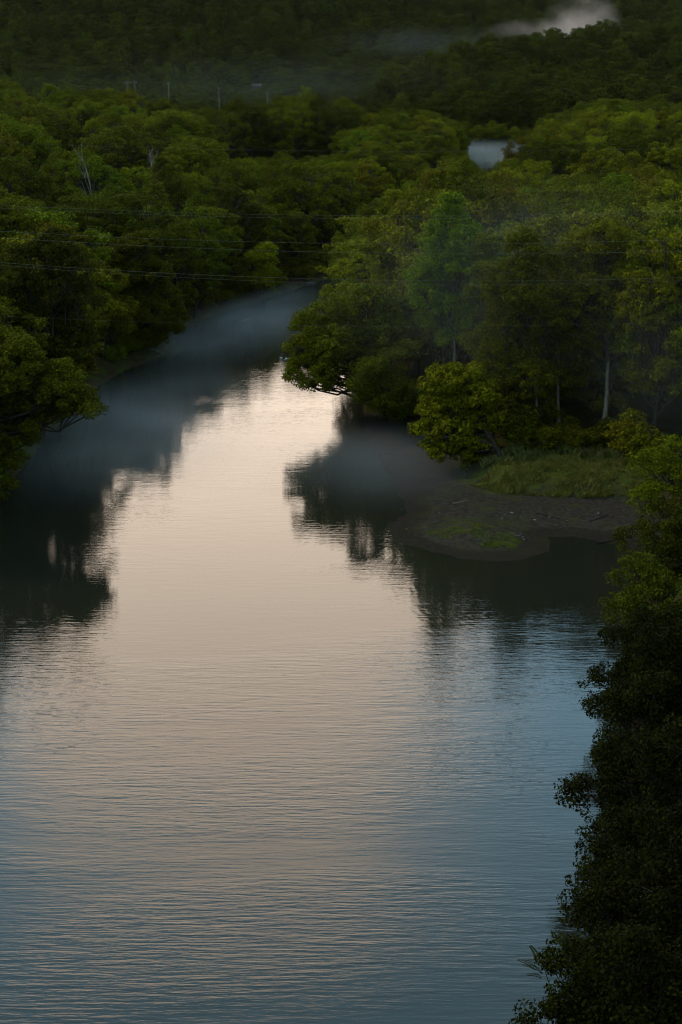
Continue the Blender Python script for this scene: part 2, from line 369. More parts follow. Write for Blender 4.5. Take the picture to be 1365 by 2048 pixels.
def grow(rng, base, top, blobs, trunk_r, rc=1.1, dens=1.5, per=115, leaf=0.34, twigs=0.35, sides=7, up=0.35, extra=(), limb_lo=0.16):
    """returns (trunk verts, quads), (crown verts, quads); base/top are points of the trunk"""
    base = np.asarray(base, float); top = np.asarray(top, float)
    m = MB(); n = 9; t = np.linspace(0, 1, n)
    bend = rng.normal(size=3) * 0.03 * np.linalg.norm(top - base); bend[2] = 0
    P = crv(base, top, bend, n); P[1:-1] += rng.normal(size=(n - 2, 3)) * trunk_r * 0.25
    P[0] -= (0, 0, 0.5)
    rad = trunk_r * (1 - 0.72 * t); rad[0] *= 1.5
    m.tube(P, rad, sides); tm_ = m; m = MB()
    C, RC = crown_clumps(rng, blobs, rc, dens)
    for (c, r) in blobs:
        c = np.asarray(c, float)
        zf = np.clip((c[2] - base[2]) / (top[2] - base[2] + 1e-6) * 0.62 - 0.08, limb_lo, 0.9)
        k = zf * (n - 1); i = int(k); s = P[i] + (P[min(i + 1, n - 1)] - P[i]) * (k - i)
        ln = np.linalg.norm(c - s); r0 = min(trunk_r * 0.5, 0.05 + 0.024 * ln)
        Q = crv(s, c, (0, 0, -0.06 * ln), 5); Q[1:-1] += rng.normal(size=(3, 3)) * 0.05 * ln
        m.tube(Q, r0 * np.linspace(1, 0.4, 5), 5)
        u = (C - c) / np.asarray(r); near = np.where(np.einsum('ij,ij->i', u, u) < 1.5)[0]
        for j in near:
            if rng.rand() < twigs:
                s2 = Q[rng.randint(2, 5)]; m.tube(crv(s2, C[j], rng.normal(size=3) * 0.12, 3), [r0 * 0.36, r0 * 0.25, 0.015], 4)
    for (a, b, r0) in extra:
        m.tube(crv(a, b, rng.normal(size=3) * 0.3, 5), r0 * np.linspace(1, 0.3, 5), 5)
    lv = leaves(rng, C, RC, per, leaf, up)
    return (np.concatenate(tm_.V), np.concatenate(tm_.F)), (np.concatenate(m.V), np.concatenate(m.F)), lv
def std_blobs(rng, H, cr, low, n):
    """crown of n lobes: overall radius cr, from low*H to H"""
    bl = []; zc = H * (low + 1) / 2; hh = H * (1 - low) / 2
    ga = rng.rand() * 6.28
    n = int(n * 2.3)
    for i in range(n):
        f = (i + 0.5) / n; zz = 1 - 1.8 * f
        ring = math.sqrt(max(0.0, 1 - min(1, abs(zz)) ** 2.4)) * (0.80 if zz > -0.3 else 0.66) * (0.72 + 0.36 * rng.rand())
        th = ga + i * 2.4 + rng.normal() * 0.3
        r = cr * (0.24 + 0.17 * rng.rand())
        bl.append(((math.cos(th) * ring * cr, math.sin(th) * ring * cr, zc + zz * (hh - r * 0.6) + rng.normal() * 0.05 * hh), (r, r, r * (0.62 + 0.25 * rng.rand()))))
    for i in range(9):                                             # small tufts that break the outline
        u = rng.normal(size=3); u[2] = abs(u[2]) * 0.9 + 0.1; u /= np.linalg.norm(u); r = cr * (0.13 + 0.1 * rng.rand())
        bl.append(((u[0] * cr * 0.86, u[1] * cr * 0.86, zc + u[2] * hh * 0.93), (r, r, r * 1.3)))
    bl.append(((0, 0, zc + 0.1 * hh), (cr * 0.5, cr * 0.5, hh * 0.55)))
    return bl
VAR = {}
def std_variant(key, seed, H, cr, low, n, bark, rc=0.62, dens=0.62, per=170, leaf=0.26, trunk_r=0.32, top=0.8, twigs=0.3):
    rng = np.random.RandomState(seed)
    bl = std_blobs(rng, H, cr, low, n)
    lean = rng.normal(size=2) * 0.5
    tr, lb, cv = grow(rng, (0, 0, 0), (lean[0], lean[1], H * top), bl, trunk_r, rc, dens, per, leaf, twigs)
    tm = mesh_np('trunk', *tr, 4, True); tm.materials.append(bark)
    lm = mesh_np('limbs', *lb); lm.materials.append(M_BARK)
    cm = mesh_np('crown', *cv); cm.materials.append(M_LEAF)
    VAR[key] = dict(trunk=tm, crown=cm, limbs=lm, H=H, cr=cr, low=low)
# forest trees (high crowns), waterside trees (leafy to the ground), one slender kind
std_variant('f0', 11, 22, 5.6, 0.30, 9, M_BARK)
std_variant('f1', 12, 23, 5.0, 0.36, 8, M_BARK)
std_variant('f2', 13, 20, 6.2, 0.32, 10, M_BARK)
std_variant('f3', 14, 24, 5.2, 0.28, 10, M_BARK)
std_variant('f4', 15, 26, 3.9, 0.26, 11, M_BARK)
std_variant('f5', 16, 20, 6.6, 0.45, 9, M_BARK, rc=0.7)
std_variant('e0', 21, 21, 5.6, 0.10, 12, M_BARK)
std_variant('e1', 22, 18, 5.2, 0.06, 11, M_BARK)
std_variant('e2', 23, 23, 5.0, 0.12, 12, M_BARK)
std_variant('s0', 31, 3.4, 1.9, 0.02, 6, M_BARK, rc=0.5, dens=1.3, per=190, leaf=0.22, trunk_r=0.08)
std_variant('s1', 32, 2.4, 2.0, 0.0, 6, M_BARK, rc=0.45, dens=1.3, per=220, leaf=0.20, trunk_r=0.07)
# far trees: the same habit with fewer, larger leaf sprays
std_variant('d0', 41, 20, 5.4, 0.18, 7, M_BARK, rc=1.0, dens=0.75, per=26, leaf=0.7, twigs=0.0)
std_variant('d1', 42, 21, 5.0, 0.14, 8, M_BARK, rc=1.0, dens=0.75, per=28, leaf=0.66, twigs=0.0)
std_variant('d2', 43, 18, 5.8, 0.16, 7, M_BARK, rc=1.05, dens=0.75, per=24, leaf=0.72, twigs=0.0)

GREENS = {'dark green': (0.039, 0.038, 0.001), 'mid green': (0.067, 0.063, 0.0014), 'yellow-green': (0.108, 0.096, 0.002), 'olive green': (0.084, 0.064, 0.0014), 'bright green': (0.070, 0.080, 0.002), 'blackish green': (0.011, 0.0115, 0.0004)}  # last green has the lower-right corner's vignette darkening put into the leaf colour
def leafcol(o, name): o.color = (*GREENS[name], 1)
def place_tree(name, key, x, y, s, rz, green, sx=1.0):
    v = VAR[key]; e = obj(name, None); e.location = (x, y, hz(x, y)); e.rotation_euler = (0, 0, rz); e.scale = (s * sx, s * sx, s)
    obj('trunk', v['trunk'], None, e); obj('limbs', v['limbs'], None, e); c = obj('crown', v['crown'], None, e); leafcol(c, green); return e
def special_tree(name, seed, base, top, blobs, green, bark, label, group=None, **kw):
    """a tree shaped like one in the photograph; blobs in world coordinates"""
    rng = np.random.RandomState(seed); b = np.asarray(base, float)
    bl = [((np.asarray(c, float) - b), r) for c, r in blobs]
    extra = [(np.asarray(p) - b, np.asarray(q) - b, r) for p, q, r in kw.pop('extra', ())]
    tr, lb, cv = grow(rng, (0, 0, 0), np.asarray(top, float) - b, bl, kw.pop('trunk_r', 0.3), extra=extra, **kw)
    e = obj(name, None); e.location = base
    tm = mesh_np('trunk', *tr, 4, True); obj('trunk', tm, bark, e); obj('limbs', mesh_np('limbs', *lb), M_BARK, e)
    c = obj('crown', mesh_np('crown', *cv), M_LEAF, e); leafcol(c, green)
    return tag(e, label, 'tree', group)
def pxblobs(rng, lst, y, r, jy=2.0, flat=0.8):
    out = []
    for q in lst:
        px, py = q[:2]; k = q[2] if len(q) > 2 else 1.0
        out.append((pt(px, py, y + rng.normal() * jy), (r * k, r * k * 1.1, r * k * flat)))
    return out
SPECIAL = []                       # (tree, crown centre, radius) for spacing and occlusion
def reg(e, blobs):
    C = np.array([b[0] for b in blobs]); SPECIAL.append((e, C, np.array([b[1][0] for b in blobs]))); return e
rg = np.random.RandomState(77)
def base_at(px, py):
    p = at(px, py, 0.3); return np.array([p[0], p[1], hz(p[0], p[1])])
# A: dark tree spreading over the water at the tip of the right bank
bl = pxblobs(rg, [(612,735,.9),(596,700,.8),(615,655,.9),(650,630),(690,612),(735,600),(775,605),(660,690,1.2),(720,660,1.3),(780,655,1.2),(700,720,1.2),(760,710,1.2),(650,745,.8),(605,765,.55),(640,772,.5),(680,765,.6),(585,750,.5),(800,690)], 216, 2.7, 1.8)
bl += pxblobs(rg, [(625,690),(640,720,.9),(602,725,.7),(660,660),(690,690),(620,748,.6)], 219, 2.6, 0.8)
b = base_at(775, 822)
reg(special_tree('overhanging_tree', 5, b, pt(705, 660, 216), bl, 'mid green', M_BARK, 'dark spreading tree leaning far out over the water at the right bank\'s tip', trunk_r=0.42, rc=0.72, per=170, leaf=0.27), bl)
# B: lighter small tree in front of A
bl = pxblobs(rg, [(745,740,.9),(785,725,1),(815,705,.8),(770,770,1),(720,775,.9),(800,775,.9),(740,805,.8),(775,805,.8)], 207, 2.0, 1.0)
reg(special_tree('waterside_tree', 6, base_at(770, 832), pt(775, 735, 207), bl, 'bright green', M_BARK, 'small pale-leaved tree at the mud edge below the overhanging tree', trunk_r=0.15, rc=0.8, per=170, leaf=0.28), bl)
# C: round leaning tree on the grassy point
bl = pxblobs(rg, [(880,768),(925,755),(960,790),(868,820),(910,815,1.2),(955,840),(862,862,.9),(905,868,1.1),(950,880),(880,900,.8),(925,912,.8),(975,905,.7),(985,850,.9)], 190, 2.3, 1.5)
reg(special_tree('leaning_tree', 7, base_at(1003, 946), pt(915, 800, 190), bl, 'yellow-green', M_BARK, 'round yellow-green tree leaning left over the mud with its stem by the log', trunk_r=0.35, rc=0.72, per=170, leaf=0.3), bl)
# D: tall dense dark tree behind it
bl = pxblobs(rg, [(1040,545,.9),(1078,522,.9),(1008,575,.9),(1050,492,.8),(1035,600,.9),(1075,592,.9),(1010,650),(1050,640),(1090,650),(1000,700),(1050,695,1.2),(1105,700),(1000,750),(1060,760,1.1),(1120,750),(1020,810,.9),(1080,820,.9),(1030,860,.8),(1150,690,.9),(1060,880,.7)], 197, 2.8, 1.6)
reg(special_tree('tall_tree', 8, base_at(1075, 925), pt(1060, 600, 197), bl, 'mid green', M_PALE, 'tall dense dark tree right behind the leaning tree with pale slim stem', trunk_r=0.26, rc=0.72, per=170, leaf=0.27), bl)
# E: pale-trunked pair on the grassy point
bl = pxblobs(rg, [(1110,545,.9),(1145,560,.9),(1120,510,.7),(1090,625),(1130,600),(1080,660,.9),(1135,650,1.1),(1160,690,.9),(1100,700,.8),(1145,730,.7),(1100,750,.8),(1140,780,.6),(1085,790,.7)], 202, 2.7, 1.5)
reg(special_tree('tall_tree', 9, base_at(1117, 916), pt(1114, 580, 202), bl, 'mid green', M_PALE, 'tall tree on the left of the two bare pale trunks standing above the grass', trunk_r=0.27, rc=0.72, per=170, leaf=0.28, limb_lo=0.5), bl)
bl = pxblobs(rg, [(1170,500),(1215,478),(1262,500),(1190,530),(1240,530),(1150,560),(1200,540),(1245,560),(1120,600),(1180,600,1.2),(1240,610,1.2),(1280,590,.9),(1200,660,1.1),(1260,670),(1170,700,.8),(1225,730,.8),(1290,650,.9),(1190,760,.8),(1240,780,.8),(1270,740,.9),(1180,800,.5),(1225,810,.5)], 200, 2.9, 1.8)
reg(special_tree('tall_tree', 10, base_at(1200, 924), pt(1212, 620, 200), bl, 'yellow-green', M_PALE, 'tall pale-crowned tree on the thicker, right-hand bare pale trunk above the grass', trunk_r=0.40, rc=0.72, per=170, leaf=0.28, limb_lo=0.5), bl)
bl = pxblobs(rg, [(900,440,.9),(868,475,.9),(932,478,.9),(900,408,.6),(900,505,.9),(868,530,.9),(935,535,.9),(900,560,1.1),(855,590),(945,590),(900,610,1.1),(868,645,.9),(935,650,.9),(900,680,.7),(960,640,.8),(840,560,.8)], 212, 2.7, 1.6)
reg(special_tree('tall_tree', 19, base_at(912, 868), pt(902, 500, 212), bl, 'bright green', M_PALE, 'tall light green tree with a pale stem standing behind the leaning tree', trunk_r=0.3, rc=0.72, per=170, leaf=0.27, limb_lo=0.4), bl)
bl = pxblobs(rg, [(985,490,.8),(968,525,.8),(1000,535,.8),(985,560,.8),(960,590,.8),(1000,610),(975,640,.9),(1005,670,.9),(955,690,.8),(990,720,.9),(965,740,.8)], 206, 2.4, 1.4)
reg(special_tree('tall_tree', 20, base_at(985, 905), pt(982, 540, 206), bl, 'mid green', M_BARK, 'narrow dark tree between the light green one and the tall dense one', trunk_r=0.24, rc=0.72, per=170, leaf=0.27), bl)
# G: tree reaching out from the left edge low over the water
bl = pxblobs(rg, [(20,765,1.1),(70,770),(120,785),(165,800,.8),(185,825,.5),(140,815,.7),(60,820,1.1),(10,830,1.2),(95,830,.8),(30,880,1),(-30,790,1.3),(60,870,.8),(10,930,.9),(-30,900,1.3),(-60,840,1.4),(15,975,.6),(-10,1010,.6),(20,725,1.1),(70,730,.9),(-25,715,1.2),(105,755,.8),(0,690,1),(45,695,.8),(118,742,.8),(140,768,.7),(95,800,.9),(130,790,.7)], 178, 2.2, 1.6)
reg(special_tree('reaching_tree', 15, base_at(-75, 985), pt(-25, 830, 178), bl, 'mid green', M_BARK, 'leafy tree at the left edge reaching a long low branch over the water', trunk_r=0.38, rc=0.72, per=170, leaf=0.28, extra=[(pt(-30, 880, 178), pt(175, 822, 178), 0.16)]), bl)
bl = pxblobs(rg, [(60,520),(110,500),(150,530),(70,580),(120,570,1.1),(160,600,.9),(60,640,1.1),(110,640),(150,670,.9),(80,700),(130,720,.9),(100,760,.9),(55,760),(140,770,.7),(30,600),(20,690)], 205, 2.9, 1.8)
reg(special_tree('bank_tree', 24, base_at(84, 874), pt(100, 560, 205), bl, 'dark green', M_BARK, 'tall dark tree on the left bank right behind the reaching tree', trunk_r=0.32, rc=0.72, per=170, leaf=0.28), bl)
# H: two trees standing on the left bank, one hanging over the debris spit
bl = pxblobs(rg, [(300,570),(335,595,.9),(350,625,.8),(345,655,.6),(310,630,1.1),(280,600,1.1),(270,650,1),(310,672,.7),(285,540),(320,545,.8),(250,560),(240,610),(265,500),(295,490,.9),(240,520)], 262, 3.0, 1.8)
reg(special_tree('bank_tree', 16, base_at(262, 716), pt(285, 560, 262), bl, 'mid green', M_BARK, 'bushy tree on the left bank hanging over the pale debris spit', trunk_r=0.3, rc=0.72, per=170, leaf=0.28), bl)
bl = pxblobs(rg, [(200,590),(240,620,.9),(180,640),(215,650,.9),(160,600),(190,550),(225,570),(250,655,.6)], 254, 2.8, 1.8)
reg(special_tree('bank_tree', 17, base_at(212, 735), pt(208, 590, 254), bl, 'olive green', M_BARK, 'olive tree on thin dark stems above the bare brown bank at left', trunk_r=0.18, rc=0.72, per=170, leaf=0.28), bl)
# M: drooping pale tree at the upstream bend
bl = pxblobs(rg, [(535,505,.8),(525,530,.8),(540,545,.6),(520,560,.6),(510,515,.7)], 312, 2.6, 1.0)
reg(special_tree('drooping_tree', 18, base_at(528, 590), pt(527, 525, 312), bl, 'yellow-green', M_BARK, 'drooping yellowish tree at the far end of the left bank', trunk_r=0.16, rc=0.72, per=170, leaf=0.28), bl)

# near trees on the steep right bank, seen from above against the water
def near_tree(seed, px, py, zc, ctr, r, green, label, n=8, **kw):
    rng = np.random.RandomState(seed)
    c = at(px, py, zc); bl = []
    for i in range(n):
        f = (i + .5) / n; zz = 1 - 1.9 * f; ring = math.sqrt(max(0.05, 1 - zz * zz)) * 0.75; th = seed + 2.4 * i
        k = r * (0.45 + 0.15 * rng.rand())
        bl.append((c + np.array([math.cos(th) * ring * r, math.sin(th) * ring * r, zz * r * 1.0 - r * .2]), (k, k, k * .8)))
    bl.append((c, (r * .6, r * .6, r * .6)))
    bx, by = c[0] + ctr[0], c[1] + ctr[1]
    b = np.array([bx, by, hz(bx, by)])
    return reg(special_tree('hillside_tree', seed, b, c + np.array([0, 0, r * 0.4]), bl, green, M_BARK, label, rc=0.6, per=kw.pop('per', 190), leaf=kw.pop('leaf', 0.21), trunk_r=0.22, dens=1.3, twigs=0.25, **kw), bl)
near_tree(51, 1340, 960, 8, (1.5, 1), 4.0, 'mid green', 'pale misty tree at the right edge level with the grass strip')
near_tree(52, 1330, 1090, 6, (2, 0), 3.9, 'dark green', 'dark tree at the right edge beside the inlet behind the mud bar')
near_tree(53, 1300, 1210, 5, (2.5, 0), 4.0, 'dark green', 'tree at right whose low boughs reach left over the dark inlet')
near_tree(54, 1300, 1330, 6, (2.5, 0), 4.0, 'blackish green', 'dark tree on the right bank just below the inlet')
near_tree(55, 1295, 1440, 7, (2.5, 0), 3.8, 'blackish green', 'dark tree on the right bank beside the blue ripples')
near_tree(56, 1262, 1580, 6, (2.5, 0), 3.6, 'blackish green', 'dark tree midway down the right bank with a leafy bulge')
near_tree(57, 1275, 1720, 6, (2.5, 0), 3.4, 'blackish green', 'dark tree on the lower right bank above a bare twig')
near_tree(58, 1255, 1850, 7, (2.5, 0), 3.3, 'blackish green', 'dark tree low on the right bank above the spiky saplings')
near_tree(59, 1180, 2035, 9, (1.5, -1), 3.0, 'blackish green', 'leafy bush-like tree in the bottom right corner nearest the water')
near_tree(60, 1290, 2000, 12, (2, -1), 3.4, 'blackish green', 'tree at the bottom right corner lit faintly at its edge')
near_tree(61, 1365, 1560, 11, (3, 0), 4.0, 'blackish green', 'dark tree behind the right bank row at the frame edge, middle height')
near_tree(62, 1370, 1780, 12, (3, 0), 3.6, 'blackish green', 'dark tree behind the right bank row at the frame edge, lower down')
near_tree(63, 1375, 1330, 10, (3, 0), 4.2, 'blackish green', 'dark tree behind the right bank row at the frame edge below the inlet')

# ------------------------------------------------------------------ the forest: every stem placed, the largest kept as trees
rf = np.random.RandomState(2024)
def poisson(y0, y1, sp, half):
    """jittered hex grid over the view wedge with a margin"""
    P = []; j = 0; y = y0
    while y < y1:
        hw = half * y + 18; x = -hw + (sp / 2 if j % 2 else 0)
        while x < hw:
            P.append((x + rf.normal() * sp * 0.24, y + rf.normal() * sp * 0.24)); x += sp
        y += sp * 0.87; j += 1
    return np.array(P)
P = poisson(120, 800, 8.6, 0.27)
sd = sdist(P, river); md = sdist(P, mud_poly); gd = sdist(P, grass_poly)
ok = (sd > np.where(P[:, 1] > 240, 0.7, 1.6)) & (md > 3) & (gd > 2.0) & ~((P[:, 0] > 0) & (P[:, 1] < 186))
ok &= ~((P[:, 1] < 160) & (P[:, 0] > -60))
P = P[ok]; sd = sd[ok]
for e, C, rr in SPECIAL:
    c = np.array([e.location.x, e.location.y]); cc = C[:, :2].mean(0)
    k = (np.hypot(*(P - c).T) > 4.0) & (np.hypot(*(P - cc).T) > 5.0); P = P[k]; sd = sd[k]
# the tall dark clump beyond the left wood
clump = np.array([pt(px_, 300, yy_)[:2] for px_, yy_ in ((470, 520), (535, 528), (590, 515), (640, 522), (680, 530), (562, 545), (615, 548))])
k = np.array([np.hypot(*(clump - p).T).min() > 7.5 for p in P]); P = np.concatenate([P[k], clump]); NCL = len(clump)
sd = sdist(P, river)
# open views to keep: the two reaches of the river, the mud, the grass
KEEP = []
for poly in ([(948,298),(1014,285),(1014,325),(992,352),(946,360)], [(200,800),(260,750),(345,700),(385,655),(450,632),(550,602),(620,580),(650,560),(668,560),(640,590),(560,660),(540,800),(200,1000),(30,1050)], [(735,835),(850,840),(880,940),(960,970),(1290,1000),(1250,1050),(900,1100)]):
    poly = np.array(poly, float); lo, hi = poly.min(0), poly.max(0)
    G = np.stack(np.meshgrid(np.arange(lo[0], hi[0], 8), np.arange(lo[1], hi[1], 8)), -1).reshape(-1, 2); KEEP.append(G[inside(G, poly)])
KEEP = np.concatenate(KEEP)
keys_f = ['f0', 'f1', 'f2', 'f3', 'f4', 'f5']; keys_e = ['e0', 'e1', 'e2']
GK = list(GREENS)[:5]
T = []
CAN_X = [0, 130, 250, 330, 385, 440, 480, 560, 640, 690, 740, 800, 860, 920, 955, 1000, 1030, 1060, 1120, 1200, 1365]
CAN_Y = [165, 160, 172, 186, 212, 212, 204, 200, 190, 200, 222, 214, 214, 245, 300, 330, 262, 228, 222, 196, 204]
Z = height(P); mdP = np.minimum(sdist(P, mud_poly), sdist(P, grass_poly))
for i, (x, y) in enumerate(P):
    edge = sd[i] < 11 or mdP[i] < 16
    key = (keys_e if edge else keys_f)[rf.randint(3 if edge else 6)]
    v = VAR[key]; big = vnoise(np.array([[x, y]]), 45, 0)[0]
    H = 24.5 + 5 * big + rf.normal() * 1.2 if rf.rand() < 0.27 else 10 + 8 * rf.rand(); sx = 1.0 + 0.24 * rf.rand()
    if H > 23 and y > 270: sx = 0.98 + 0.24 * rf.rand()
    if edge: H = 15 + 9 * rf.rand() + 3 * big
    if y < 262 and (x > 12 or x < -26): H = (22 if x > 0 else 19) + 8 * rf.rand()
    if x > 0 and y > 330: H *= 0.95 if H > 20 else 0.75
    elif y > 440 and x < 40: H = H * 1.12 if y < 600 else H * 0.62
    if i >= len(P) - NCL: H = 34; sx = 1.12; key = ['f0', 'f2', 'f3'][i % 3]; v = VAR[key]
    q0 = project(np.array([x, y, Z[i]]))[0]
    yl = np.interp(q0[0], CAN_X, CAN_Y)                           # no crown stands above the line the canopy draws
    if 335 < y < 500 and 420 < q0[0] < 700: yl = max(yl, 305)    # the low trees in front of the tall dark clump
    H = min(H, CAM_H - (yl - HOR) * y / FPX - Z[i])
    for tries in range(5):
        s = H / v['H']; r = v['cr'] * s * sx
        c = np.array([x, y, Z[i] + H * (0.5 + v['low'] / 2)]); q = project(c)[0]; sc_ = FPX / q[2]
        a, bq = r * sc_ * 0.8, H * (1 - v['low']) / 2 * sc_ * 0.9
        hit = (((KEEP[:, 0] - q[0]) / a) ** 2 + ((KEEP[:, 1] - q[1]) / bq) ** 2 < 1).sum()
        if hit <= 1: break
        H *= 0.85
    if hit > 1 or H < 7: continue
    n = vnoise(np.array([[x, y]]), 14, 1)[0] + rf.normal() * 0.16
    leftw = q[0] < 700 or (q[0] < 950 and y > 430)
    pal = [0, 0, 1, 3, 1, 4] if leftw else [1, 3, 1, 2, 4, 2]
    if not leftw and y > 330: pal = [0, 2, 0, 3, 2, 0]
    if 400 < q[0] < 700 and y > 490: pal = [0, 0, 0, 1, 0, 0]
    g = GK[pal[min(5, max(0, int(n * 6)))]]
    T.append(dict(x=x, y=y, z=Z[i], key=key, s=s, rz=rf.rand() * 6.28, g=g, H=H, q=q, a=a / 0.8, b=bq / 0.9, edge=edge, sx=sx, sd=sd[i]))
# which of them the photograph shows largest: a coarse front-to-back coverage count
BW, BH = 342, 512
buf = np.zeros((BH, BW), bool); yy, xx = np.mgrid[0:BH, 0:BW]; xx = xx * 4 + 2; yy = yy * 4 + 2
def cover(qx, qy, a, b):
    x0, x1 = int(max(0, (qx - a) // 4)), int(min(BW, (qx + a) // 4 + 1)); y0, y1 = int(max(0, (qy - b) // 4)), int(min(BH, (qy + b) // 4 + 1))
    if x0 >= x1 or y0 >= y1: return 0
    m = ((xx[y0:y1, x0:x1] - qx) / a) ** 2 + ((yy[y0:y1, x0:x1] - qy) / b) ** 2 < 0.9
    new = m & ~buf[y0:y1, x0:x1]; buf[y0:y1, x0:x1] |= m; return int(new.sum())
ev = [('s', C[:, 1].mean(), (C, rr)) for e, C, rr in SPECIAL] + [('t', t['y'], t) for t in T]
ev.sort(key=lambda q: q[1])
for k, _, d in ev:
    if k == 's':
        for c, r in zip(*d):
            q = project(c)[0]; cover(q[0], q[1], r * FPX / q[2], r * FPX / q[2])
    else: d['vis'] = cover(d['q'][0], d['q'][1], d['a'], d['b'])
T.sort(key=lambda t: -t['vis'])
NSOLO = 255
solo = [t for t in T[:NSOLO] if t['vis'] > 4]; rest = T[len(solo):]

# labels: look + nearest landmark + side + rank
LANDMARKS = [((175, 400), 'the pale dead snag'), ((670, 500), 'the dry brush at the bend'), ((360, 640), 'the debris spit'), ((520, 540), 'the drooping bend tree'), ((630, 200), 'the big round far-left-bank crowns'), ((900, 290), 'the far river reach'), ((1030, 580), 'the leaning dead limb'), ((700, 640), 'the overhanging tree'), ((1210, 620), 'the thick pale trunk tree'), ((1150, 300), 'the far reach on its right'), ((100, 780), 'the reaching edge tree'), ((330, 200), 'the distant poles'), ((1340, 450), 'the right frame edge'), ((20, 300), 'the left frame edge'), ((1000, 760), 'the leaning mud-side tree'), ((860, 480), 'the middle of the right wood'), ((420, 330), 'the middle of the left wood')]
LANDMARKS = LANDMARKS[:4] + [((610, 210), 'the widest dark crown by the poles')] + LANDMARKS[5:]
cnt = {}
ORD = ['', 'second ', 'third ', 'fourth ', 'fifth ', 'sixth ', 'seventh ', 'eighth ', 'ninth ', 'tenth ', 'eleventh ', 'twelfth ']
def dist_l(t):
    q = t['q']; return min(((q[0] - l[0][0]) ** 2 + (1.5 * (q[1] - l[0][1])) ** 2, l) for l in LANDMARKS)
for t in sorted(solo, key=lambda t: dist_l(t)[0]):
    _, l = dist_l(t); dx, dy = t['q'][0] - l[0][0], t['q'][1] - l[0][1]
    side = ('right of' if dx > 0 else 'left of') if abs(dx) > abs(dy) * 1.3 else ('behind' if dy < 0 else 'in front of')
    size = 'tall' if t['H'] > 25 else 'low' if t['H'] < 17 else 'mid-sized'
    key = (size, t['g'], side, l[1]); k = cnt.get(key, 0); cnt[key] = k + 1
    rank = ORD[min(k, 11)]
    t['label'] = f"{size} {t['g']} tree, {rank + 'nearest' if rank else 'nearest'} {side} {l[1]}"
for t in solo:
    e = place_tree('broadleaf_tree', t['key'], t['x'], t['y'], t['s'], t['rz'], t['g'], t['sx'])
    where = 'trees along the water' if t['edge'] else ('trees of the left wood' if t['q'][0] < 690 and t['x'] < 40 else 'trees of the right wood')
    tag(e, t['label'], 'tree', where)

# the rest of the wood and the far hills: stuff, by instancing on points
def scatter(name, label, pts, protos, color, with_trunk):
    me = bpy.data.meshes.new(name); n = len(pts)
    me.vertices.add(n); me.vertices.foreach_set('co', np.array([p[:3] for p in pts], np.float32).ravel())
    for nm, ty, arr in (('kind_index', 'INT', [p[3] for p in pts]), ('size', 'FLOAT', [p[4] for p in pts]), ('turn', 'FLOAT', [p[5] for p in pts])):
        a = me.attributes.new(nm, ty, 'POINT'); a.data.foreach_set('value', np.array(arr))
    o = obj(name, me); o.color = (*color, 1)
    ng = bpy.data.node_groups.new(name, 'GeometryNodeTree')
    ng.interface.new_socket('Geometry', in_out='INPUT', socket_type='NodeSocketGeometry')
    ng.interface.new_socket('Geometry', in_out='OUTPUT', socket_type='NodeSocketGeometry')
    gi = ng.nodes.new('NodeGroupInput'); go = ng.nodes.new('NodeGroupOutput'); jn = ng.nodes.new('GeometryNodeJoinGeometry')
    def na(nm, dt):
        a = ng.nodes.new('GeometryNodeInputNamedAttribute'); a.data_type = dt; a.inputs[0].default_value = nm; return a.outputs[0]
    ki, sz, tn = na('kind_index', 'INT'), na('size', 'FLOAT'), na('turn', 'FLOAT')
    rot = ng.nodes.new('ShaderNodeCombineXYZ'); ng.links.new(tn, rot.inputs[2])
    e2r = ng.nodes.new('FunctionNodeEulerToRotation'); ng.links.new(rot.outputs[0], e2r.inputs[0])
    for k, po in enumerate(protos):
        cmp_ = ng.nodes.new('FunctionNodeCompare'); cmp_.data_type = 'INT'; cmp_.operation = 'EQUAL'
        ng.links.new(ki, cmp_.inputs[2]); cmp_.inputs[3].default_value = k
        for src in po:
            oi = ng.nodes.new('GeometryNodeObjectInfo'); oi.inputs[0].default_value = src; oi.transform_space = 'ORIGINAL'
            ip = ng.nodes.new('GeometryNodeInstanceOnPoints')
            ng.links.new(gi.outputs[0], ip.inputs['Points']); ng.links.new(cmp_.outputs[0], ip.inputs['Selection'])
            ng.links.new(oi.outputs['Geometry'], ip.inputs['Instance']); ng.links.new(e2r.outputs[0], ip.inputs['Rotation']); ng.links.new(sz, ip.inputs['Scale'])
            ng.links.new(ip.outputs[0], jn.inputs[0])
    ng.links.new(jn.outputs[0], go.inputs[0])
    md = o.modifiers.new('scatter', 'NODES'); md.node_group = ng
    return tag(o, label, 'trees', None, 'stuff')
proto = {}
for ob in bpy.data.objects:
    if ob.parent and ob.name.split('.')[0] in ('crown', 'trunk'):
        for k, v in VAR.items():
            if ob.data == v['crown']: proto.setdefault(k, {})['crown'] = ob
            if ob.data == v['trunk']: proto.setdefault(k, {})['trunk'] = ob
kk = [k for k in keys_f + keys_e if k in proto]
shade_tree_pts = []
for k in range(900):              # unseen trees added on the slope outside the frame to shade the right bank
    x, y = rf.uniform(26, 110), rf.uniform(-60, 180)
    if x < 0.27 * y + 9 or any((x - p[0]) ** 2 + (y - p[1]) ** 2 < 50 for p in shade_tree_pts): continue
    shade_tree_pts.append((x, y, hz(x, y) - 0.3, rf.randint(len(kk)), 0.6 + 0.25 * rf.rand(), rf.rand() * 6.28))
scatter('forest', 'packed broadleaf woodland filling both banks behind the nearer trees', [(t['x'], t['y'], t['z'], kk.index(t['key']), t['s'] * 1.1, t['rz']) for t in rest if t['key'] in kk] + shade_tree_pts, [[proto[k]['crown'], proto[k]['trunk']] for k in kk], (0.054, 0.052, 0.0012), True)
Pf = poisson(805, 2350, 10.0, 0.26)
Pf = Pf[sdist(Pf, river) > 3]
Zf = height(Pf)
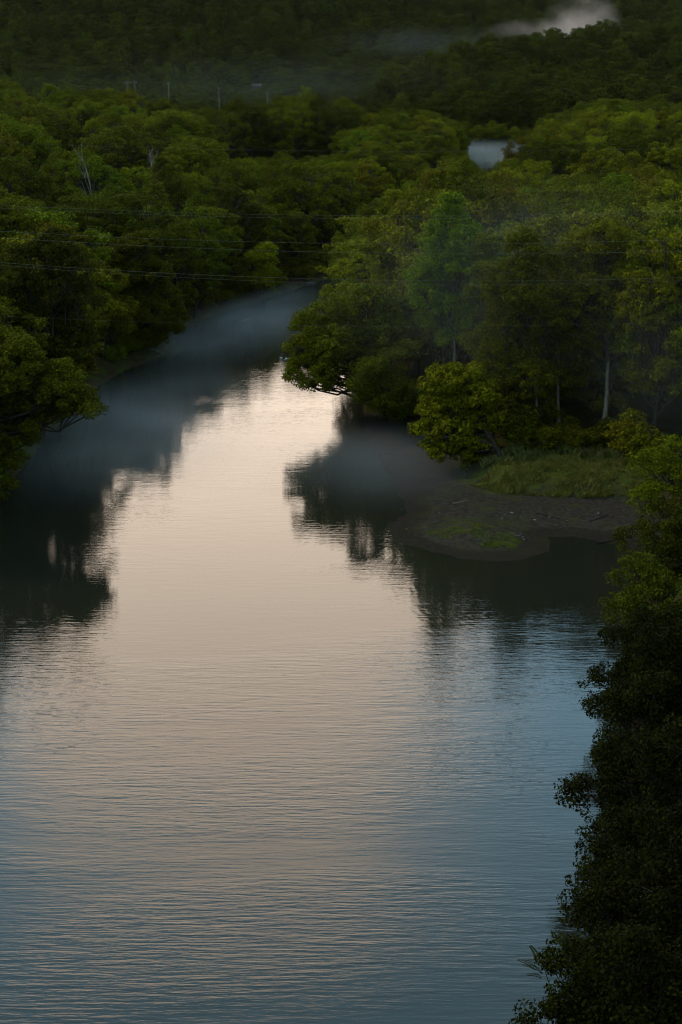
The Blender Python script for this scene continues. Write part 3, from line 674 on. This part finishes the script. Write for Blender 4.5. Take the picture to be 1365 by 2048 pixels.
HOUSE = sorted([(abs(hz(*pt(515, 178, d_)[:2]) + 5.0 - pt(515, 178, d_)[2]), d_) for d_ in range(1000, 1400, 10)])[0]; HOUSE = pt(515, 178, HOUSE[1]); HOUSE[2] = 0
qf = project(np.column_stack([Pf, Zf + 12]))
kp = ~((np.abs(qf[:, 0] - 515) < 17) & (Pf[:, 1] < HOUSE[1] + 8) & (Pf[:, 1] > HOUSE[1] - 90)); Pf, Zf = Pf[kp], Zf[kp]
# keep only slopes that face the viewer or crest the ridges
for k in ('d0', 'd1', 'd2'):
    e = place_tree('far_tree', k, *{'d0': (-90, 905), 'd1': (-20, 870), 'd2': (35, 845)}[k], 1.1, 1.0, 'mid green')
    tag(e, {'d0': 'far round tree on the valley floor below the dark hillside at left', 'd1': 'far tree near the house beyond the left wood', 'd2': 'far tree at the foot of the right-hand ridge'}[k], 'tree', 'far trees on the valley floor')
    for ch in e.children: proto.setdefault(k, {})[ch.name.split('.')[0]] = ch
scatter('hillside_forest', 'dark distant woodland covering the hills and ridge behind the valley', [(x, y, z, rf.randint(3), (0.8 + 0.75 * rf.rand() ** 2) * (0.62 if y < 1130 and x < 25 else 0.95), rf.rand() * 6.28) for (x, y), z in zip(Pf, Zf)], [[proto[k]['crown']] for k in ('d0', 'd1', 'd2')], (0.032, 0.030, 0.001), False)

#@@DETAILS@@
# ------------------------------------------------------------------ shrubs along the banks
rsb = np.random.RandomState(8)
SH = {}
def shrub(px, py, key, s, green, label, group=None, z=0.5):
    p = at(px, py, z); e = place_tree('shrub', key, p[0], p[1], s, rsb.rand() * 6.28, green, 1.1)
    return tag(e, label, 'shrub', group)
shrub(815, 828, 's0', 1.2, 'bright green', 'bright green shrub at the back of the mud, left of the leaning tree')
shrub(842, 822, 's1', 1.3, 'bright green', 'low bright shrub tucked against the leaning tree behind the mud')
shrub(790, 838, 's1', 1.0, 'bright green', 'small shrub at the mud edge under the pale-leaved tree')
shrub(1255, 948, 's0', 1.5, 'olive green', 'grey-green shrub right of the thick pale trunk above the grass')
shrub(1290, 965, 's1', 1.5, 'mid green', 'dark shrub where the grass strip meets the right edge trees')
shrub(1165, 938, 's1', 1.2, 'mid green', 'low dark shrub between the two bare pale trunks')
shrub(1085, 938, 's1', 1.2, 'mid green', 'dark shrub behind the log, left of the left pale trunk')
shrub(1040, 925, 's0', 1.4, 'dark green', 'dark shrub under the tall dense tree by the log')
shrub(1230, 930, 's1', 1.4, 'dark green', 'dark shrub at the foot of the thick pale trunk')
shrub(1130, 928, 's0', 1.0, 'dark green', 'dark shrub behind the left pale trunk')
# waterside shrubs, spaced along the shore lines
def along(poly, n, off, rng):
    poly = np.array(poly); seg = np.hypot(*np.diff(poly, axis=0).T); cs = np.concatenate([[0], np.cumsum(seg)])
    for k in range(n):
        u = (k + 0.2 + 0.6 * rng.rand()) / n * cs[-1]; i = min(len(seg) - 1, np.searchsorted(cs, u, 'right') - 1)
        p = poly[i] + (poly[i + 1] - poly[i]) * (u - cs[i]) / seg[i]; t = (poly[i + 1] - poly[i]) / seg[i]
        nrm = np.array([-t[1], t[0]]); q = p + nrm * off * (0.5 + rng.rand())
        if sdist(q[None], river)[0] < 0.4: q = p - nrm * off * (0.5 + rng.rand())
        yield q
left_shore = np.array([at(*p)[:2] for p in left_px[3:]] + [np.array(p, float) for p in left_w[:6]])
SHR = []
for q in along(left_shore, 95, 2.4, rsb):
    z = hz(*q); u = project(np.array([q[0], q[1], z + 1]))[0]
    if 300 < u[0] < 430 and 615 < u[1] < 720 and rsb.rand() < 0.6: continue
    if 140 < u[0] < 300 and 690 < u[1] < 760 and rsb.rand() < 0.7: continue
    g = ['mid green', 'olive green', 'bright green', 'yellow-green'][rsb.randint(4)]
    e = place_tree('shrub', ['s0', 's1'][rsb.randint(2)], q[0], q[1], (0.8 + 0.8 * rsb.rand()) * (1.5 if q[1] < 235 else 1.0), rsb.rand() * 6.28, g, 1.15)
    if 400 < q[1] < 560: bpy.data.objects.remove(e.children[0]); [bpy.data.objects.remove(ch) for ch in list(e.children)]; bpy.data.objects.remove(e); continue
    SHR.append((q[1], e, g))
NUM = ['first', 'second', 'third', 'fourth', 'fifth', 'sixth', 'seventh', 'eighth', 'ninth', 'tenth', 'eleventh', 'twelfth', 'thirteenth', 'fourteenth', 'fifteenth', 'sixteenth', 'seventeenth', 'eighteenth', 'nineteenth', 'twentieth', 'twenty-first', 'twenty-second', 'twenty-third', 'twenty-fourth', 'twenty-fifth', 'twenty-sixth', 'twenty-seventh', 'twenty-eighth', 'twenty-ninth', 'thirtieth']
up = sorted([a for a in SHR if 262 < a[0] <= 400], key=lambda a: a[0]); dn = sorted([a for a in SHR if a[0] <= 262], key=lambda a: -a[0]); fr = sorted([a for a in SHR if a[0] > 400], key=lambda a: a[0])
for lst, txt, grp in ((up, 'upstream from the debris spit on the left bank', 'shrubs on the left bank above the spit'), (dn, 'downstream from the debris spit on the left bank', 'shrubs on the left bank below the spit'), (fr, 'along the left shore of the far reach, counted going away', 'shrubs on the far left bank')):
    for k, (_, e, g) in enumerate(lst): tag(e, f'{g} waterside shrub, {NUM[min(k, 29)]} {txt}', 'shrub', grp)
far_bank = np.array([np.array(p, float) for p in far_w[2:6]])
for k, q in enumerate(along(far_bank, 12, 2.5, rsb)):
    e = place_tree('shrub', 's0', q[0], q[1], 1.4 + 1.1 * rsb.rand(), rsb.rand() * 6.28, 'mid green', 1.15)
    tag(e, f'shrub on the far shore below the ridge, {NUM[k]} from the left', 'shrub', 'shrubs on the far shore')

# ------------------------------------------------------------------ bare and dead wood
def bare(name, seed, base, top, label, mat, r=0.16, levels=3, spread=0.5, n=5, cat='dead tree'):
    rng = np.random.RandomState(seed); b = np.asarray(base, float); e = obj(name, None); e.location = b
    tr = MB(); br = MB(); t0 = np.asarray(top, float) - b; ln0 = np.linalg.norm(t0)
    P = crv((0, 0, 0), t0, rng.normal(size=3) * 0.04 * ln0, 7); tr.tube(P, r * np.linspace(1, 0.2, 7), 7)
    def sub(P, r, lv):
        ln = np.linalg.norm(P[-1] - P[0])
        for k in range(n):
            f = 0.35 + 0.6 * rng.rand(); i = int(f * (len(P) - 1)); s = P[i]
            ax = P[-1] - P[0]; ax = ax / np.linalg.norm(ax)
            d = ax * 0.75 + rng.normal(size=3) * spread + np.array([0, 0, 0.2]); d /= np.linalg.norm(d)
            Q = crv(s, s + d * ln * (0.28 + 0.25 * rng.rand()), rng.normal(size=3) * ln * 0.03, 4)
            br.tube(Q, r * 0.5 * np.linspace(1, 0.25, 4), 4)
            if lv > 1: sub(Q, r * 0.5, lv - 1)
    sub(P, r, levels)
    tr.build('trunk', mat, e, True); br.build('branches', mat, e)
    return tag(e, label, cat)
p = pt(182, 465, 322); bare('dead_tree', 1, (p[0], p[1], p[2] - 9), pt(172, 338, 320), 'pale bare snag standing up through the left wood', M_DEAD, 0.15, 2, 0.3, 4)
p = pt(70, 350, 400); bare('dead_tree', 2, (p[0], p[1], p[2] - 8), pt(62, 278, 400), 'brownish bare twiggy tree near the left edge of the wood', M_BRUSH, 0.2, 3, 0.5, 6)
p = pt(300, 330, 380); bare('dead_tree', 9, (p[0], p[1], p[2] - 8), pt(305, 292, 380), 'thin bare fork showing among dark crowns of the left wood', M_BRUSH, 0.16, 2, 0.4, 5)
bare('dead_limb', 3, pt(1068, 622, 206), pt(995, 548, 205), 'pale dead limb slanting up to the left out of the right wood', M_DEAD, 0.16, 2, 0.45, 4)
bare('dead_tree', 4, base_at(346, 640), pt(345, 500, 292), 'thin pale stem of a half-dead tree on the left bank behind the spit', M_DEAD, 0.13, 2, 0.25, 4)
p = at(672, 528, 0.8)
for k in range(3):
    q = p + np.array([rsb.normal() * 1.6, rsb.normal() * 1.2 + 3, 0])
    bare('dry_brush', 70 + k, (q[0], q[1], hz(q[0], q[1])), (q[0] + rsb.normal(), q[1], hz(q[0], q[1]) + 4.5), 'grey leafless brush heaped at the river bend', M_BRUSH, 0.07, 3, 0.8, 7, 'brush')['group'] = 'dry brush at the bend'
def log(px0, py0, px1, py1, r, label, z=0.5, mat=None, stubs=2, seed=1):
    rng = np.random.RandomState(seed); a = at(px0, py0, z); b = at(px1, py1, z); a[2] = max(hz(a[0], a[1]), 0) + r * 0.6; b[2] = max(hz(b[0], b[1]), 0) + r * 0.6
    o = np.array(a); e = obj('driftwood_log', None); e.location = o; m = MB()
    P = crv((0, 0, 0), b - a, rng.normal(size=3) * 0.03 * np.linalg.norm(b - a) * np.array([1, 1, .4]), 8); rr = r * np.linspace(1, 0.45, 8) * (1 + 0.12 * rng.normal(size=8)); m.tube(P, rr, 8)
    m.build('stem', mat or M_DEAD, e, True)
    for k in range(stubs):
        s = MB(); i = rng.randint(2, 7); d = rng.normal(size=3); d[2] = abs(d[2]) + 0.3; d /= np.linalg.norm(d)
        s.tube(crv(P[i], P[i] + d * (0.5 + rng.rand()), (0, 0, 0.05), 4), r * 0.4 * np.linspace(1, .3, 4), 5); s.build('branch_stub', mat or M_DEAD, e, True)
    return tag(e, label, 'log')
log(1042, 945, 947, 968, 0.28, 'long fallen log running from the leaning tree down to the mud', 0.4, M_BARK, 3, 2)
log(1130, 915, 1210, 917, 0.2, 'fallen log lying between the two pale trunks', 0.8, M_BRUSH, 2, 3)
log(1210, 914, 1240, 908, 0.24, 'reddish fallen log just right of the thick pale trunk', 0.8, M_BRUSH, 1, 4)
log(1060, 930, 1100, 923, 0.12, 'thin pale branch lying in the undergrowth left of the pale trunks', 0.7, M_DEAD, 1, 5)
log(318, 700, 346, 702, 0.14, 'bleached driftwood at the tip of the debris spit', 0.2, M_DEAD, 3, 6)
log(296, 708, 328, 706, 0.16, 'grey driftwood lying inward on the debris spit', 0.3, M_DEAD, 2, 7)
log(480, 643, 500, 638, 0.12, 'pale stick of driftwood stranded in the misty river', 0.0, M_DEAD, 2, 8)
log(1195, 1086, 1262, 1072, 0.14, 'tangled dead branch lying at the edge of the dark inlet', 0.1, M_BARK, 6, 9)
log(900, 902, 960, 906, 0.1, 'thin stick lying on the mud under the leaning tree', 0.1, M_BARK, 1, 10)
log(770, 905, 792, 912, 0.07, 'short stick stranded on the mud left of the leaning tree', 0.1, M_BARK, 2, 21)
log(1075, 1030, 1120, 1040, 0.08, 'thin branch lying on the bare mud below the grass strip', 0.2, M_BARK, 3, 22)
log(905, 1008, 935, 1002, 0.07, 'small pale stick on the mud between the island and the log', 0.2, M_DEAD, 2, 23)
log(1180, 1045, 1215, 1035, 0.09, 'dark branch on the mud near the inlet', 0.2, M_BARK, 3, 24)
# stones
def stone(px, py, r, label, z=0.1, group=None, seed=0, name='river_stone', mat=None):
    rng = np.random.RandomState(seed); import bmesh
    bm = bmesh.new(); bmesh.ops.create_icosphere(bm, subdivisions=2, radius=1)
    ph = rng.rand(6) * 6
    for v in bm.verts:
        c = v.co; k = 1 + 0.16 * math.sin(3 * c.x + ph[0]) + 0.13 * math.sin(4 * c.y + ph[1]) + 0.1 * math.sin(5 * c.z + ph[2])
        v.co = Vector((c.x * 1.25 * k * r, c.y * k * r, c.z * 0.7 * k * r))
    me = bpy.data.meshes.new(name); bm.to_mesh(me); bm.free()
    p = at(px, py, z); o = obj(name, me, mat or M_ROCK); o.location = (p[0], p[1], max(hz(p[0], p[1]), -0.05) + r * 0.25); o.rotation_euler = (0, 0, rng.rand() * 6)
    return tag(o, label, 'rock', group)
stone(624, 571, 1.0, 'dark boulder standing in the river just below the bend', 0, seed=1, name='boulder')
stone(646, 563, 0.35, 'small dark rock in the river right of the boulder', 0, seed=2)
for k in range(16):
    stone(255 + 78 * rsb.rand(), 703 + 9 * rsb.rand(), 0.14 + 0.2 * rsb.rand(), 'grey stone among the debris of the left bank spit', 0.2, 'stones on the debris spit', 20 + k)
for k in range(12):
    stone(1225 + 40 * rsb.rand(), 962 + 12 * rsb.rand(), 0.1 + 0.12 * rsb.rand(), 'pale stone on the grass strip near the right edge', 0.4, 'stones on the grass strip', 50 + k, mat=M_DEAD)
for k in range(10):
    stone(1030 + 22 * rsb.rand(), 1068 + 12 * rsb.rand(), 0.08 + 0.12 * rsb.rand(), 'small dark stone at the right end of the island grass', 0.1, 'stones on the mud island', 80 + k)
for k in range(26):
    stone(800 + 400 * rsb.rand(), 985 + 60 * rsb.rand() + 18, 0.05 + 0.1 * rsb.rand() ** 2, 'small stone scattered on the open mud flat', 0.1, 'stones scattered on the mud flat', 120 + k, mat=M_DEAD if k % 3 == 0 else None)
# water birds
for k, (px, py) in enumerate([(563, 717), (570, 720), (574, 718)]):
    b = at(px, py, 0.0); e = obj('water_bird', None); e.location = b; e.rotation_euler = (0, 0, k * 1.1)
    m = MB(); t = np.linspace(-1, 1, 7); m.tube([(0.28 * q, 0, 0.08 + 0.05 * max(0, -q)) for q in t], 0.11 * np.sqrt(np.clip(1.02 - t ** 2, 0.03, 1)), 8); m.build('body', M_BIRD, e, True)
    m = MB(); m.tube([(0.2, 0, 0.12), (0.27, 0, 0.24), (0.34, 0, 0.28)], [0.04, 0.03, 0.035], 6); m.build('neck', M_BIRD, e, True)
    m = MB(); m.tube([(0.34, 0, 0.28), (0.43, 0, 0.26)], [0.02, 0.005], 5); m.build('bill', M_BRUSH, e)
    tag(e, ['white bird floating left of the overhanging tree, leftmost of three', 'white bird floating between two others left of the overhanging tree', 'white bird floating nearest the overhanging tree, rightmost of three'][k], 'bird', 'white birds on the river')

# ------------------------------------------------------------------ grass
def grass_stuff(name, label, polys, n, hgt, wid, c1, c2, seed):
    rng = np.random.RandomState(seed); V = []
    for poly, share in polys:
        poly = np.array([at(*p)[:2] for p in poly]); lo, hi = poly.min(0), poly.max(0)
        Q = lo + (hi - lo) * rng.rand(n * 4, 2); Q = Q[inside(Q, poly)]; den = np.clip(vnoise(Q, 1.3, 2) * 1.6 - 0.35 + 0.5 * (vnoise(Q, 4.0, 0) - 0.5), 0, 1); Q = Q[rng.rand(len(Q)) < den][:int(n * share)]; V.append(Q)
    Q = np.concatenate(V); Zq = height(Q); k = Zq > -0.02; Q, Zq = Q[k], Zq[k]; n = len(Q)
    th = rng.rand(n) * 6.28; h = hgt * (0.45 + 0.8 * rng.rand(n)) * (0.5 + vnoise(Q, 2.2, 4)); wv = np.stack([np.cos(th), np.sin(th), 0 * th], 1) * wid
    b = np.column_stack([Q, Zq - 0.02]); ln = rng.normal(size=(n, 3)) * 0.35; ln[:, 2] = 1; tip = b + ln * h[:, None]; mid = b + ln * np.array([.35, .35, .6]) * h[:, None]
    v = np.stack([b - wv, b + wv, mid + wv * .7, tip], 1)
    o = obj(name, mesh_np(name, v.reshape(-1, 3), np.arange(4 * n).reshape(-1, 4)), noisy(name, c1, c2, 0.9, 0.8, spec=0.1)); return tag(o, label, 'grass', None, 'stuff')
grass_stuff('grass', 'green and straw-coloured grass strip on the right bank below the trees', [([(940,974),(1000,962),(1060,955),(1200,954),(1300,960),(1315,1012),(1120,1004),(1000,994)], 1.0)], 30000, 0.5, 0.022, (0.05, 0.055, 0.004), (0.15, 0.11, 0.02), 4)
grass_stuff('weeds', 'taller weeds and dead stems standing along the back of the grass strip', [([(960,958),(1000,944),(1060,932),(1200,932),(1300,945),(1305,965),(1100,955),(1000,966)], 1.0)], 5000, 1.1, 0.03, (0.035, 0.045, 0.004), (0.10, 0.08, 0.02), 14)
grass_stuff('island_grass', 'low mossy grass patch on the mud bar beside the water', [([(835,1060),(880,1052),(960,1058),(1040,1070),(1048,1086),(1030,1097),(960,1096),(900,1085),(850,1072)], .8), ([(960,1093),(1035,1092),(1030,1099),(965,1100)], .2)], 12000, 0.13, 0.02, (0.05, 0.056, 0.005), (0.13, 0.13, 0.017), 5)
grass_stuff('bank_grass', 'grass tufts on the bare left bank beyond the debris spit', [([(375,640),(400,610),(440,592),(470,600),(440,620),(390,645)], .6), ([(160,750),(200,725),(320,690),(330,700),(250,735)], .4)], 9000, 0.4, 0.025, (0.038, 0.046, 0.007), (0.075, 0.068, 0.016), 6)

# ------------------------------------------------------------------ wires across the valley
def wire(rows, y, r, label):
    """rows: rows of the photograph at columns 0, 683, 1365; the span hangs at distance y"""
    A = np.array([pt(px, py, y) for px, py in zip((0, 683, 1365), rows)])
    co = np.polyfit(A[:, 0], A[:, 2], 2); X = np.linspace(-95, 95, 60)
    m = MB(); m.tube(np.stack([X, np.full(60, y), np.polyval(co, X)], 1), [r * 0.3] * 60, 4)
    tag(m.build('power_line', M_WIRE), label, 'wire', 'power lines crossing the river')
wire((410, 431, 421), 178, 0.020, 'upper wire of the topmost close pair crossing the valley')
wire((416, 437, 426), 180, 0.018, 'lower wire of the topmost close pair crossing the valley')
wire((462, 487, 479), 172, 0.022, 'power line third from the top, crossing above the middle of the woods')
wire((475, 505, 502), 170, 0.024, 'power line fourth from the top, crossing above the river bend')
wire((525, 559, 555), 166, 0.026, 'upper wire of the lowest clear pair, crossing over the narrow river')
wire((530, 567, 561), 167, 0.020, 'lower wire of the lowest clear pair, crossing over the narrow river')
wire((285, 302, 296), 185, 0.014, 'faint single wire far above the others across the left wood')
wire((632, 652, 644), 160, 0.012, 'faint low wire crossing the misty river below the bend')

# ------------------------------------------------------------------ far poles and the house
def pole(px, ytop, y, label, arm=0.0, double=False):
    t = pt(px, ytop, y); g = hz(t[0], t[1]); e = obj('utility_pole', None); e.location = (t[0], t[1], g); h = t[2] - g
    for dx in ((-1.6, 1.6) if double else (0,)):
        m = MB(); m.tube([(dx, 0, -0.5), (dx, 0, h * .5), (dx, 0, h)], [0.2, 0.17, 0.13], 8); m.build('post', M_POLE, e, True)
    if arm:
        m = MB(); m.box((0, -0.25, h - 0.9), (arm, 0.22, 0.26)); a = m.build('crossarm', M_POLE, e)
        for q in (-.46, 0, .46):
            m = MB(); m.tube([(q * arm, -0.25, h - 0.8), (q * arm, -0.25, h - 0.35)], [0.07, 0.09], 6); m.build('insulator', M_TRIM, a)
    tag(e, label, 'pole', 'utility poles beyond the left wood')
pole(262, 161, 640, 'double-post pole with a wide crossarm, leftmost beyond the left wood', 5.2, True)
pole(337, 163, 660, 'short pole standing right of the double-post pole', 1.6)
pole(438, 173, 640, 'tallest pale pole, rising in the middle beyond the left wood', 1.4)
pole(535, 184, 660, 'thin pole just right of the far house', 1.4)
pole(725, 219, 640, 'rightmost pale pole near the broad dark crowns', 1.4)
hx, hy = HOUSE[0], HOUSE[1]; hg = hz(hx, hy)
zt = pt(515, 168, hy)[2]
e = obj('house', None); e.location = (hx, hy, hg)
WH = 5.0; W_, D_ = 8.0, 7.0
m = MB(); m.box((0, 0, WH / 2), (W_, D_, WH)); wall = m.build('wall', M_WALL, e)
m = MB(); o_ = 0.6; ry = 3.0
m.add([(-W_/2-o_, -D_/2-o_, WH+.004), (W_/2+o_, -D_/2-o_, WH+.004), (W_/2+o_, D_/2+o_, WH+.004), (-W_/2-o_, D_/2+o_, WH+.004), (-W_/2-o_, 0, WH+ry), (W_/2+o_, 0, WH+ry)], [(0,1,5,4),(2,3,4,5),(3,2,1,0),(1,2,5,5),(3,0,4,4)]); rf_ = m.build('roof', M_ROOF, e)
m = MB(); m.box((2.6, .8, WH + 2.9), (0.9, 0.9, 2.0)); m.build('chimney', M_WALL, rf_)
for q in (-3.8, -1.3, 3.8):
    m = MB(); m.box((q, -D_/2 - 0.04, WH - 2.0), (1.3, 0.1, 1.6)); wn = m.build('window', M_TRIM, e)
    m = MB(); m.box((q, -D_/2 - 0.10, WH - 2.0), (1.0, 0.06, 1.3)); m.build('pane', M_GLASS, wn)
m = MB(); m.box((1.3, -D_/2 - 0.05, WH - 2.5), (1.2, 0.12, 2.4)); m.build('door', M_TRIM, e)
tag(e, 'small reddish house with a gabled roof among the far trees', 'house')

# ------------------------------------------------------------------ mist lying on the river and drifting through the trees
def mist(label, centre, half, dens, color, nscale, lo=0.35, hi=0.75, seed=0.0, rotz=0.0, floor=False):
    m, t, o = new_mat('mist')
    tcn = N(t, 'ShaderNodeTexCoord'); geo = N(t, 'ShaderNodeNewGeometry')
    ln = N(t, 'ShaderNodeVectorMath', operation='LENGTH'); L(t, tcn.outputs['Object'], ln.inputs[0])
    fall = math_n(t, 'SUBTRACT', 1.0, ramp_n(t, ln.outputs['Value'], 0.15, 1.0))
    mp = N(t, 'ShaderNodeMapping'); L(t, tcn.outputs['Object'], mp.inputs[0]); mp.inputs['Location'].default_value = (seed, seed * .7, 0); mp.inputs['Scale'].default_value = (half[0] * nscale, half[1] * nscale, half[2] * nscale)
    nz = N(t, 'ShaderNodeTexNoise'); nz.inputs['Scale'].default_value = 1.0; nz.inputs['Detail'].default_value = 2.0; L(t, mp.outputs[0], nz.inputs['Vector'])
    d = math_n(t, 'MULTIPLY', math_n(t, 'MULTIPLY', fall, ramp_n(t, nz.outputs[0], lo, hi)), dens)
    v = N(t, 'ShaderNodeVolumePrincipled'); v.inputs['Color'].default_value = (*color, 1); L(t, d, v.inputs['Density']); v.inputs['Anisotropy'].default_value = 0.2
    L(t, v.outputs[0], o.inputs['Volume'])
    import bmesh
    bm = bmesh.new(); bmesh.ops.create_icosphere(bm, subdivisions=3, radius=1.02)
    if floor:
        for q in bm.verts: q.co.z = max(q.co.z, 0.02)
    me = bpy.data.meshes.new('mist'); bm.to_mesh(me); bm.free()
    ob = obj('mist', me, m); ob.location = centre; ob.scale = half; ob.rotation_euler = (0, 0, rotz)
    return tag(ob, label, 'mist', None, 'stuff')
W1 = (1.0, 0.985, 0.96)
c = at(300, 860); mist('thin grey mist lying on the river off the left bank', (c[0], c[1], 0.05), (26, 46, 4.5), 0.027, W1, 0.05, 0.1, 0.8, 1.0, -0.15, True)
c = at(500, 650); mist('blue-grey mist on the narrow river below the bend', (c[0], c[1], 0.05), (19, 60, 4.2), 0.025, W1, 0.05, 0.1, 0.8, 2.0, -0.25, True)
c = at(745, 930); mist('bluish mist over the mud flat and its shallow edge', (c[0], c[1], 0.05), (20, 24, 3.5), 0.026, W1, 0.04, 0.0, 0.8, 3.0, 0, True)
c = at(985, 310); mist('pale mist over the far river reach', (c[0], c[1], 0.05), (42, 120, 5), 0.0065, W1, 0.02, 0.0, 0.8, 4.0, -0.1, True)
c = pt(1120, 600, 206); mist('thin warm-grey veil of mist drifting across the trees of the right wood', c, (40, 26, 20), 0.0036, (1.0, 0.93, 0.78), 0.03, 0.05, 0.85, 5.0)
c = pt(1330, 740, 188); mist('slightly denser mist among the trees at the right edge', c, (14, 14, 14), 0.005, (1.0, 0.93, 0.78), 0.04, 0.1, 0.85, 6.0)
PK = (1.0, 0.66, 0.54)  # warm sunlight on the plume, put into the mist colour as pink
c = pt(1165, 44, 1200); mist('pinkish plume of mist rising to a peak behind the right-hand ridge', c, (34, 40, 24), 0.022, PK, 0.045, 0.3, 0.72, 7.3)
c = pt(1085, 58, 1190); mist('thin tail of the pinkish plume trailing left along the ridge', c, (48, 40, 10), 0.010, PK, 0.05, 0.3, 0.75, 3.1)
c = pt(860, 85, 1150); mist('low bank of mist along the foot of the far mountain', c, (110, 60, 15), 0.0006, (1.0, 0.88, 0.84), 0.012, 0.1, 0.8, 8.0)
c = pt(480, 175, 900); mist('faint bluish haze over the valley floor beyond the left wood', c, (180, 130, 28), 0.00017, W1, 0.01, 0.2, 0.7, 9.0)

# the air of the whole valley, faintly warm
m, t, o = new_mat('haze'); v = N(t, 'ShaderNodeVolumePrincipled'); v.inputs['Color'].default_value = (1.0, 0.82, 0.5, 1); v.inputs['Density'].default_value = 0.0000065
L(t, v.outputs[0], o.inputs['Volume'])
mb = MB(); mb.box((0, 0, 440), (8000, 8000, 900)); tag(mb.build('haze', m), 'faint warm haze filling the valley air', 'haze', None, 'stuff')

# spiky saplings with feathered leaves at the lower right, and a bare twig over the water
def sapling(seed, px, py, z, n, label):
    rng = np.random.RandomState(seed); c = at(px, py, z); b = np.array([c[0] + 1.6, c[1] - 0.6, 0]); b[2] = hz(b[0], b[1]); e = obj('sapling', None); e.location = b
    m = MB(); top = c - b; P = crv((0, 0, -0.3), top, (0.3, 0, 0), 6); m.tube(P, 0.06 * np.linspace(1, .4, 6), 5); m.build('stem', M_BARK, e, True)
    V = []
    for k in range(n):
        th = math.pi * (0.55 + 1.0 * rng.rand()); d = np.array([math.cos(th), 0.5 * math.sin(th) + rng.normal() * .3, 0.55 + 0.5 * rng.rand()]); d /= np.linalg.norm(d)
        ln = 0.9 + 0.5 * rng.rand(); s0 = P[-1] + rng.normal(size=3) * 0.35 - d * 0.2; sd_ = np.cross(d, (0, 0, 1.0)); sd_ /= np.linalg.norm(sd_)
        for i in range(13):
            f = (i + 1) / 13; q = s0 + d * ln * f + np.array([0, 0, -0.25 * f * f * ln]); w_ = 0.3 * (1 - 0.75 * f) + 0.05
            for sg in (-1, 1):
                t = (sd_ * sg * 0.8 + d * 0.6); t /= np.linalg.norm(t); V.append([q, q + t * w_ * .5 + d * .045, q + t * w_, q + t * w_ * .5 - d * .045])
    me = mesh_np('leaf_fronds', np.array(V).reshape(-1, 3), np.arange(4 * len(V)).reshape(-1, 4)); f = obj('leaf_fronds', me, M_LEAF, e); leafcol(f, 'dark green')
    tag(e, label, 'sapling')
sapling(1, 1085, 1925, 8, 9, 'spiky feather-leaved sapling nearest the water at the lower right')
sapling(2, 1135, 1895, 8, 9, 'spiky feather-leaved sapling just above and right of the nearest one')
sapling(3, 1160, 1880, 8, 8, 'third feather-leaved sapling, against the dark right bank trees')
a = at(1240, 1680, 5); bare('dead_branch', 12, a, at(1186, 1675, 5), 'bare twig sticking out left over the water from the right bank', M_BARK, 0.06, 1, 0.3, 3, 'branch')
